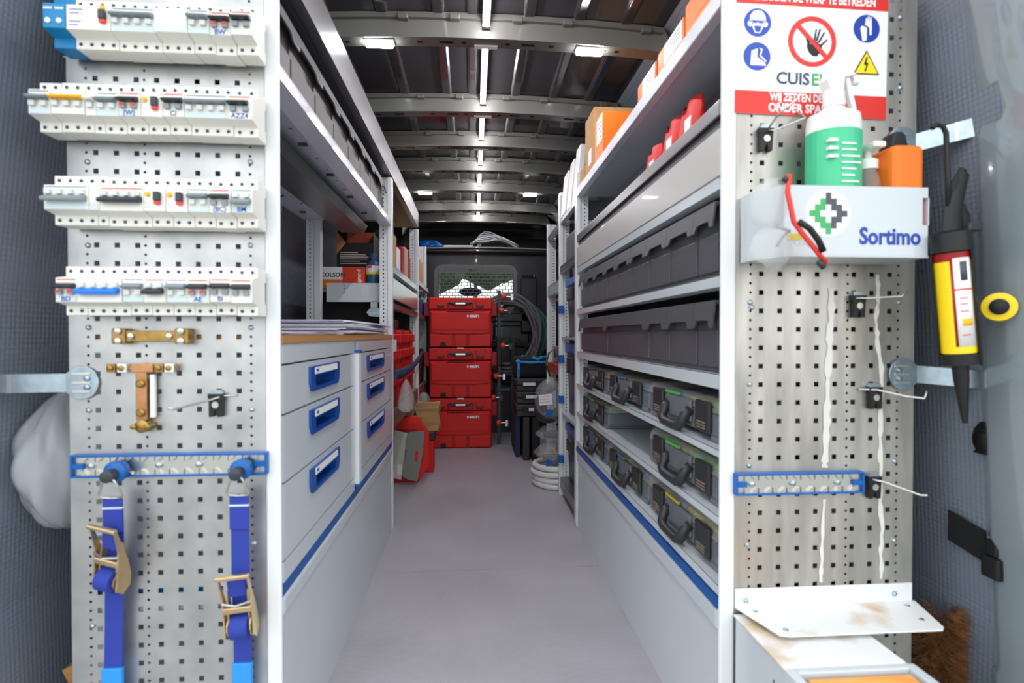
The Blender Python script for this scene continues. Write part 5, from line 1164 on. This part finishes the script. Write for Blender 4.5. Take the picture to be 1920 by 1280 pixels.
# ------------------------------------------------------------------ things standing on the floor
def logo(parent, x, z, h, y):
    polys = []
    def R_(a, b, c, d): polys.append([(x + a * h, z + c * h), (x + b * h, z + c * h), (x + b * h, z + d * h), (x + a * h, z + d * h)])
    R_(0, .5, 0, 1); polys.append([(x + .5 * h, z + .25 * h), (x + .85 * h, z + .42 * h), (x + 1.2 * h, z + .25 * h), (x + 1.2 * h, z + .75 * h), (x + .85 * h, z + .58 * h), (x + .5 * h, z + .75 * h)]); R_(1.2, 1.7, 0, 1)
    R_(1.85, 2.25, 0, 1); R_(2.4, 2.8, 0, 1); R_(2.8, 3.3, 0, .4); R_(3.0, 4.1, .6, 1); R_(3.4, 3.8, 0, .6); R_(4.25, 4.65, 0, 1)
    return flat(polys, 'sign_white', parent, 'logo', y, .0008)
def bigcase(z, h, lab):
    w = .474; t = thing('tool_case', lab, 'case', (-.096, 4.13, z), group='stack of large red tool cases'); hw = w / 2; d = .34
    MB().box(-hw, hw, .012, d, .004, h * .74).build('body', 'red', t, bev=0.012, seg=3)
    MB().box(-hw - .006, hw + .006, .006, d, h * .745, h - .003).build('lid', 'red', t, bev=0.012, seg=3)
    pn = MB(); pn.prism([(-hw + .012, h * .30), (-hw + .12, h * .265), (hw - .12, h * .265), (hw - .012, h * .30), (hw - .012, h * .70), (-hw + .012, h * .70)], 'y', 0.0, .0125); pn.build('front_panel', 'red', t, bev=0.004)
    MB().box(-hw + .02, hw - .02, -.0035, .0002, h * .345, h * .685).build('raised_field', 'red', t, bev=0.003)
    for sg in (-1, 1):
        MB().box(min(sg * .062, sg * (hw - .006)), max(sg * .062, sg * (hw - .006)), .002, .0125, .006, h * .245).build('corner_block', 'red', t, bev=0.005)
        MB().box(sg * .057 - .0055, sg * .057 + .0055, .0005, .0125, .004, h * .25).build('foot_web', 'red_dark', t)
        MB().prism([(sg * .15 - .032, h * .845), (sg * .15 + .032, h * .845), (sg * .15 + .022, h * .775), (sg * .15 - .022, h * .775)], 'y', -.001, .006).build('latch_recess', 'red_dark', t, bev=0.003)
        MB().prism([(sg * .15 - .024, h * .83), (sg * .15 + .024, h * .83), (sg * .15 + .016, h * .79), (sg * .15 - .016, h * .79)], 'y', -.006, -.0012).build('latch', 'case_dark', t, bev=0.003)
        MB().prism([(-.01, h * .62), (-.014, h * .9), (.05, h * .9), (.05, h * .62)], 'y', .05, .29).build('side_latch', 'red_dark', t, loc=(sg * hw - .005 if sg > 0 else -hw - .035, 0, 0), bev=0.006)
        MB().lathe([(.006, 0), (.006, -.002)], (sg * .19, .006, h * .93), 'y', 8).build('stud', 'red_dark', t)
    MB().prism([(-.048, h * .245), (.048, h * .245), (.040, .004), (-.040, .004)], 'y', .004, .0124).build('foot_plate', 'red', t, bev=0.004)
    MB().frame(-.10, .10, h * .71, h * .895, .010, -.004, .0055).build('grip_frame', 'red_dark', t, bev=0.003)
    MB().prism([(-.090, h * .90), (.090, h * .90), (.078, h * .865), (.045, h * .835), (-.045, h * .835), (-.078, h * .865)], 'y', -.018, .004).build('handle', 'case_dark', t, bev=0.006)
    MB().box(-.036, .036, -.0195, -.0182, h * .85, h * .885).build('handle_badge', 'steel', t, bev=0.001)
    MB().box(-.026, .026, .002, .012, h - .010, h - .0005).build('top_tab', 'plastic_white', t)
    MB().prism([(-.022, 0), (.022, 0), (.022, .022), (.014, .034), (-.014, .034), (-.022, .022)], 'y', -.001, .003).build('lock_hole', 'black', t, loc=(-.132, .0, .008), bev=0.002)
    MB().box(.115, .122, -.004, .0055, h * .78, h * .95).build('strut', 'red_dark', t)
    logo(t, .05, h * .595, .020, -.004)
    return t
bigcase(.0, .385, 'large red tool case standing on the floor, lowest of the stack of three')
bigcase(.386, .385, 'large red tool case in the middle of the stack of three')
bigcase(.772, .385, 'large red tool case topmost of the stack of three, below the grille window')
# leaning red lid, grey sheets, cardboard
a = at(738, 905, 3.18); 
t = thing('crate_lid', 'red crate lid leaning upright on the floor behind the grey cut-out sheets', 'lid', (-.475, 3.20, 0.0))
w_ = at(800, 900, 3.2).x + .475
MB().prism([(.0, .0), (w_ - .05, .0), (w_ - .01, .06), (w_ + .015, .08), (w_ + .015, .285), (w_ - .05, .385), (.0, .385)], 'y', .0, .03).build('shell', 'red', t, bev=0.006, rot=(R(-2), 0, 0))
MB().prism([(.02, .335), (w_ - .06, .335), (w_ - .05, .36), (.02, .36)], 'y', -.006, .001).build('rib', 'red', t, bev=0.003, rot=(R(-2), 0, 0))
MB().prism([(.02, .30), (w_ - .05, .29), (w_ - .06, .31), (.02, .315)], 'y', -.004, .001).build('rib', 'red_dark', t, rot=(R(-2), 0, 0))
q = [at(x, y, 3.15) for x, y in ((740, 806), (764, 812), (763, 824), (767, 824), (765, 841), (760, 842), (759, 866), (762, 865), (760, 882), (757, 883), (752, 899), (738, 896))]
tag(MB().prism([(p.x + .36, max(.002, p.z)) for p in q], 'y', 0, .006).build('beige_sheet', 'beige_sheet', loc=(-.36, 3.15, 0)), 'pale beige cut-out sheet leaning at the upright, left of the grey sheet', 'sheet')
q = [at(x, y, 3.11) for x, y in ((766, 810), (796, 808), (793, 845), (787, 880), (782, 902), (766, 899), (755, 893), (758, 868), (763, 840), (762, 826))]
t = thing('grey_sheet', 'dark grey cut-out sheet with a slot leaning against the red crate lid', 'sheet', (-.36, 3.11, 0))
MB().prism([(p.x + .36, max(.002, p.z)) for p in q], 'y', 0, .006).build('sheet', 'grey_sheet', t)
q = at(781, 855, 3.11)
MB().prism([(-.009, -.028), (.005, -.031), (.011, .02), (.004, .032), (-.006, .030)], 'y', -.0012, -.0001).build('slot', 'red', t, loc=(q.x + .36, 0, q.z))
q = at(748, 880, 3.15); MB().box(-.014, .012, -.0012, -.0001, -.03, .03).build('sticker', 'paper', bpy.data.objects['beige_sheet'], loc=(q.x + .36 + .005, 0, q.z))
t = thing('red_crate', 'red crate with a dark grey rim standing under the cardboard box', 'crate', (-.345, 3.42, 0))
w_ = at(816, 880, 3.42).x + .345
MB().box(.0, w_ - .01, 0, .11, 0, .20).build('body', 'red', t, bev=0.006)
MB().box(.0, w_, -.006, .116, .2002, .262).build('rim', 'case_dark', t, bev=0.008)
q0, q1 = at(745, 800, 3.40), at(823, 757, 3.40)
t = thing('cardboard_box', 'crumpled brown cardboard box resting on the red crate beside the red case stack', 'box', ((q0.x + q1.x) / 2, 3.415, .2625))
hw = (q1.x - q0.x) / 2; hh = .172
b = MB()
def cb(u, v):
    a_ = 2 * math.pi * u; sx = max(-1, min(1, 1.6 * math.cos(a_))); sy = max(-1, min(1, 1.6 * math.sin(a_)))
    return (hw * sx * (1 + .04 * math.sin(9 * v + 5 * u)), .06 * sy * (1 + .06 * math.sin(13 * v + 3 * a_)) + .064, hh * v * (1 + .02 * math.sin(4 * a_)))
b.grid(28, 7, cb, closed_u=True); b.add([cb(k / 28, 1) for k in range(28)], [tuple(range(28))]); b.build('carton', 'card', t)
MB().prism([(-.03, hh * .6), (-.012, hh * .6), (-.021, hh * .78)], 'y', -.004, .002).build('printed_triangle', 'card_dark', t)
MB().box(-hw * .2, hw * .85, -.006, .0, hh * .82, hh * .86).build('tape', 'film', t)
MB().lathe([(.035, 0), (.04, .02), (.028, .05), (.008, .065)], n=12).build('film_cup', 'film', t, loc=(.03, .05, hh + .0035), smooth=True)
tag(MB().box(0, .05, 0, .05, 0, .30).build('blue_crate', 'blue_deep', loc=(-.55, 3.26, 0), bev=0.004), 'dark blue crate edge beside the upright behind the beige sheet', 'crate')
# hung cable coils in front of the bulkhead
def coil(c, rx, rz, n, r_, m, lab, spread, seed, name='cable_coil', ydep=.015):
    random.seed(seed); t = thing(name, lab, 'cable', (c[0], c[1], c[2] - rz))
    for k in range(n):
        ax = rx * (1 - spread * random.random()); az = rz * (1 - spread * random.random()); ox, oz, oy = random.uniform(-.02, .02), random.uniform(-.03, .01), random.uniform(-ydep, ydep)
        ph = random.uniform(0, 6.28)
        pth = [(ox + ax * math.cos(a_) + .012 * math.sin(3 * a_ + ph), oy + .008 * math.sin(a_ * 2 + ph), rz + oz + az * math.sin(a_) - (.02 * math.sin(a_) if math.sin(a_) > 0 else 0)) for a_ in [2 * math.pi * j / 40 for j in range(40)]]
        MB().tube(pth, r_, 8, closed=True).build('turn', m, t, smooth=2)
    random.seed(seed + 1); return t
c0 = at(950, 622, 4.54)
coil((c0.x, 4.535, c0.z), .30, .345, 10, .0135, 'cable_grey', 'thick coil of dark grey cable hanging beside the stacked red cases', .22, 3)
coil((c0.x + .06, 4.605, c0.z - .01), .285, .33, 5, .0135, 'cable_green', 'coil of dark green cable hanging behind the grey cable coil', .15, 5)
coil((c0.x + .03, 4.67, c0.z - .24), .32, .21, 7, .009, 'black', 'loose coil of thin black cable hanging below the grey coil', .2, 8)
for k, (px, py) in enumerate(((945, 556), (940, 582), (1035, 562), (943, 648), (930, 705), (925, 745), (935, 792))):
    cy = 4.735 if k == 2 else 4.22
    q = at(px, py, cy)
    t = thing('orange_clamp', 'orange and steel clamp %s' % ['at the top of the cable coil', 'inside the grey cable coil near its top', 'on the far right beside the perforated upright', 'low inside the grey cable coil', 'under the cable coil beside the middle red case', 'beside the lowest red case', 'near the floor beside the lowest red case'][k], 'clamp', (q.x, cy, q.z))
    MB().lathe([(.012, -.02), (.022, -.014), (.024, .004), (.018, .016), (.006, .02)], ax='x', n=14).build('knob', 'orange_red', t, smooth=True)
    MB().cyl((.018, 0, 0), (.055, 0, 0), .007).build('spindle', 'steel', t)
    MB().box(.05, .075, -.012, .012, -.03, .02).build('jaw', 'toggle_black' if k % 2 else 'steel', t, bev=0.003)
for k, (px, y_) in enumerate(((936, 4.25), (962, 4.36))):
    q = at(px, 600, y_)
    t = thing('clamp_bar', 'long dark clamp bar standing on the floor %s' % ('beside the stacked red cases' if k == 0 else 'behind the black cases'), 'bar', (q.x, y_ + .02, 0))
    MB().box(-.014, .014, -.006, .006, 0, 1.22 - .45 * k).build('rail', 'toggle_black', t, bev=0.002); MB().box(-.02, .09, -.012, .012, .42, .45).build('bracket', 'toggle_black', t, bev=0.003)
    MB().box(-.02, .02, -.012, .012, .62, .86).build('grip', 'black', t, bev=0.006)
# black cases, tool bag
for k, z in enumerate((.30, .388, .476)):
    t = thing('black_case', 'flat black plastic case with a white label, %s of the stack of three' % ['lowest', 'middle', 'topmost'][k], 'case', (.385, 3.72, z))
    MB().box(-.085, .17, 0, .36, 0, .040).build('base', 'case_dark', t, bev=0.008); MB().box(-.09, .175, -.004, .364, .0405, .086).build('lid', 'case_dark', t, bev=0.010)
    MB().box(-.045, .10, -.014, -.0042, .03, .07).build('latch', 'black', t, bev=0.004)
    MB().box(.0 - .02 * k, .085 - .02 * k, -.0155, -.0142, .04, .062).build('label', 'paper', t)
for k, (x0, y0, m, lab) in enumerate(((.300, 3.80, 'blue_deep', 'dark blue'), (.345, 3.70, 'case_dark', 'nearest black'), (.405, 3.68, 'black', 'farther black'))):
    tag(MB().box(0, .035 + .01 * k, 0, .40, 0, .298).build('standing_case', m if k else 'navy_cloth', loc=(x0, y0, 0), bev=0.006), '%s flat case standing on edge under the stack of black cases' % lab, 'case')
t = thing('tool_bag', 'black soft tool bag with bright blue straps on the stack of black cases', 'bag', (.42, 3.90, .563))
MB().box(-.13, .15, -.10, .12, 0, .15).build('body', 'black_soft', t, bev=0.03, seg=3)
MB().tube([(-.10, -.095, .0), (-.098, -.108, .06), (-.10, -.10, .125), (-.06, -.02, .155)], .010, 6, flat=.4).build('strap', 'blue_tape', t)
MB().tube([(-.12, -.106, .118), (-.02, -.108, .108), (.10, -.106, .112)], .008, 6, flat=.5).build('strap', 'blue_tape', t)
MB().tube([(0, -.09, .145), (.04, -.10, .13), (.07, -.095, .145), (.10, -.09, .15)], .010, 6, flat=.5).build('strap', 'blue_tape', t)
# hose coil and bagged things by the far right upright
t = thing('white_hose_coil', 'coil of white hose lying on the floor by the far right upright', 'hose', (.50, 3.12, 0))
for k in range(4):
    MB().tube([((.150 - .006 * abs(k - 1)) * math.cos(a_) * 1.0 + .008 * math.sin(k * 2), (.150) * math.sin(a_), .019 + .031 * k + .004 * math.sin(a_ + k)) for a_ in [6.2832 * j / 36 for j in range(36)]], .0165, 10, closed=True).build('turn', 'hose_white', t, smooth=2)
def blob(loc, sx, sy, sz, m, name, lab, cat, amp=.12, seed=1, parts=None):
    random.seed(seed); f = [random.uniform(0, 6.28) for _ in range(6)]
    b = MB()
    def fn(u, v):
        a_ = 2 * math.pi * u; e = math.pi * (v - .5)
        k = 1 + amp * math.sin(3 * a_ + f[0] + 2 * e) + amp * .6 * math.sin(7 * a_ + f[1] - 3 * e) + amp * .4 * math.sin(5 * e + f[2])
        return (sx * k * math.cos(e) * math.cos(a_), sy * k * math.cos(e) * math.sin(a_), sz * (1 + math.sin(e) * (1 + .3 * amp * math.sin(4 * a_))))
    b.grid(28, 15, fn, closed_u=True)
    t = thing(name, lab, cat, loc); b.build('wrapping' if parts else 'body', m, t, smooth=2); return t
t = blob((.47, 3.12, .128), .115, .13, .055, 'film', 'bagged_parts', 'clear bag of grey and green parts lying on the white hose coil', 'bag', .10, 4, True)
for k in range(5): MB().box(-.05, .05, -.012, .012, -.012, .012).build('part', ['cable_green', 'card', 'toggle_grey', 'pink_box', 'cable_grey'][k], t, loc=(-.02 + .012 * k, -.04 + .02 * k, .04 + .008 * (k % 3)), rot=(0, R(8 * k), R(20 * k)), bev=0.004)
t = blob((.48, 3.14, .245), .10, .12, .045, 'film', 'bagged_fittings', 'clear bag with dark fittings between the hose bags', 'bag', .10, 6, True)
for k in range(3): MB().box(-.05, .05, -.02, .02, -.015, .015).build('part', ['case_dark', 'cable_green', 'toggle_black'][k], t, loc=(-.02 + .02 * k, -.03 + .03 * k, .04), bev=0.006)
t = blob((.475, 3.16, .345), .115, .13, .135, 'film', 'bagged_hose', 'bulging clear bag with a dark hose and white label beside the far right upright', 'bag', .05, 9, True)
MB().tube([(.085 * math.cos(a_), .06 * math.sin(a_), .135 + .095 * math.sin(a_ + .6)) for a_ in [6.2832 * j / 30 for j in range(30)]], .032, 10, closed=True).build('hose', 'case_dark', t, smooth=2)
q = at(1022, 749, 3.03); MB().box(-.035, .04, -.002, .002, -.03, .03).build('label', 'paper', t, loc=(q.x - .475, -.132, q.z - .345), rot=(0, R(-6), 0))
for k in range(3): MB().box(-.03, .025, -.0024, -.0021, -.003, .001).build('printed_line', 'pink_box', t, loc=(q.x - .475, -.132, q.z - .345 + .018 - .015 * k), rot=(0, R(-6), 0))
for k, (px, py) in enumerate(((1028, 773), (1029, 865))):
    q = at(px, py, 3.02)
    tag(MB().prism([(-.02, -.02), (.02, -.016), (.02, .018), (-.012, .02)], 'y', -.006, .006).build('blue_tag', 'blue', loc=(q.x, 3.0, q.z)), 'blue and white tag on the %s' % ('upper bagged hose' if k == 0 else 'white hose coil'), 'tag')
MB_ = MB().tube([(.46, 3.2, .62), (.43, 3.15, .70), (.44, 3.12, .76), (.475, 3.12, .79), (.482, 3.15, .74)], .006, 8)
tag(MB_.build('cable_loop', 'cable_grey', org=(.46, 3.2, .62), smooth=2), 'thin grey cable loop rising out of the bagged hose', 'cable')
# things stored above the cab
t = thing('paper_roll', 'floppy bundle of white paper rolls on the storage deck above the bulkhead', 'papers', (.14, 4.95, 1.6205))
q = at(905, 452, 4.9)
for k in range(9):
    b = MB(); b.grid(14, 5, lambda u, v: (-.10 + .42 * u - .008 * k, .14 * v - .01 * k, .03 + .17 * (1 - (1.5 * u - .35) ** 2) * (1 - .085 * k) * (.9 if u > .1 else .6 + 3 * u) + .012 * math.sin(9 * u + k) + .008 * u * k)); b.build('sheet', 'paper', t, solid=0.003, smooth=2)
MB().tube([(-.10, .0, .001), (-.09, .0, .05), (-.07, .01, .10)], .018, 8, flat=.3).build('leg', 'paper', t)
for k, (x0, x1, z0, z1, m, lab) in enumerate(((-.26, .0, .0, .045, 'paper', 'crumpled clear packaging'), (-.42, .02, .055, .085, 'paper', 'long flat white board'), (-.05, .25, .0, .012, 'card', 'flat cardboard strip'))):
    tag(MB().box(0, x1 - x0, 0, .25, 0, z1 - z0).build('stored_%s' % ['packaging', 'board', 'strip'][k], m, loc=(x0, 4.83 + .27 * k, 1.6202 + z0), bev=0.004), '%s on the storage deck above the bulkhead' % lab, 'packaging')
blob((-.38, 4.86, 1.6202), .10, .08, .045, 'blue', 'blue_cloth', 'crumpled bright blue cloth on the storage deck above the bulkhead', 'cloth', .2, 12)
tag(MB().box(0, .42, 0, .2, 0, .12).build('blue_case', 'blue_deep', loc=(-.5, 5.375, 1.6202), bev=0.01), 'dark blue case at the back of the storage deck', 'case')
b = MB(); b.lathe([(.03, 0), (.085, .01), (.09, .1), (.09, .36), (.085, .43), (.03, .44)], ax='x', n=20); tag(b.build('black_bag', 'black_soft', loc=(.36, 5.25, 1.711), smooth=True), 'black rolled bag on the right of the storage deck', 'bag')
# bottom valance lines: seat the white plug strips on the bulkhead
MB().tube([(-.41, YB - .004, 1.32), (-.415, YB - .02, 1.22), (-.40, YB - .03, 1.18)], .006, 6).build('hook', 'steel', wb_)
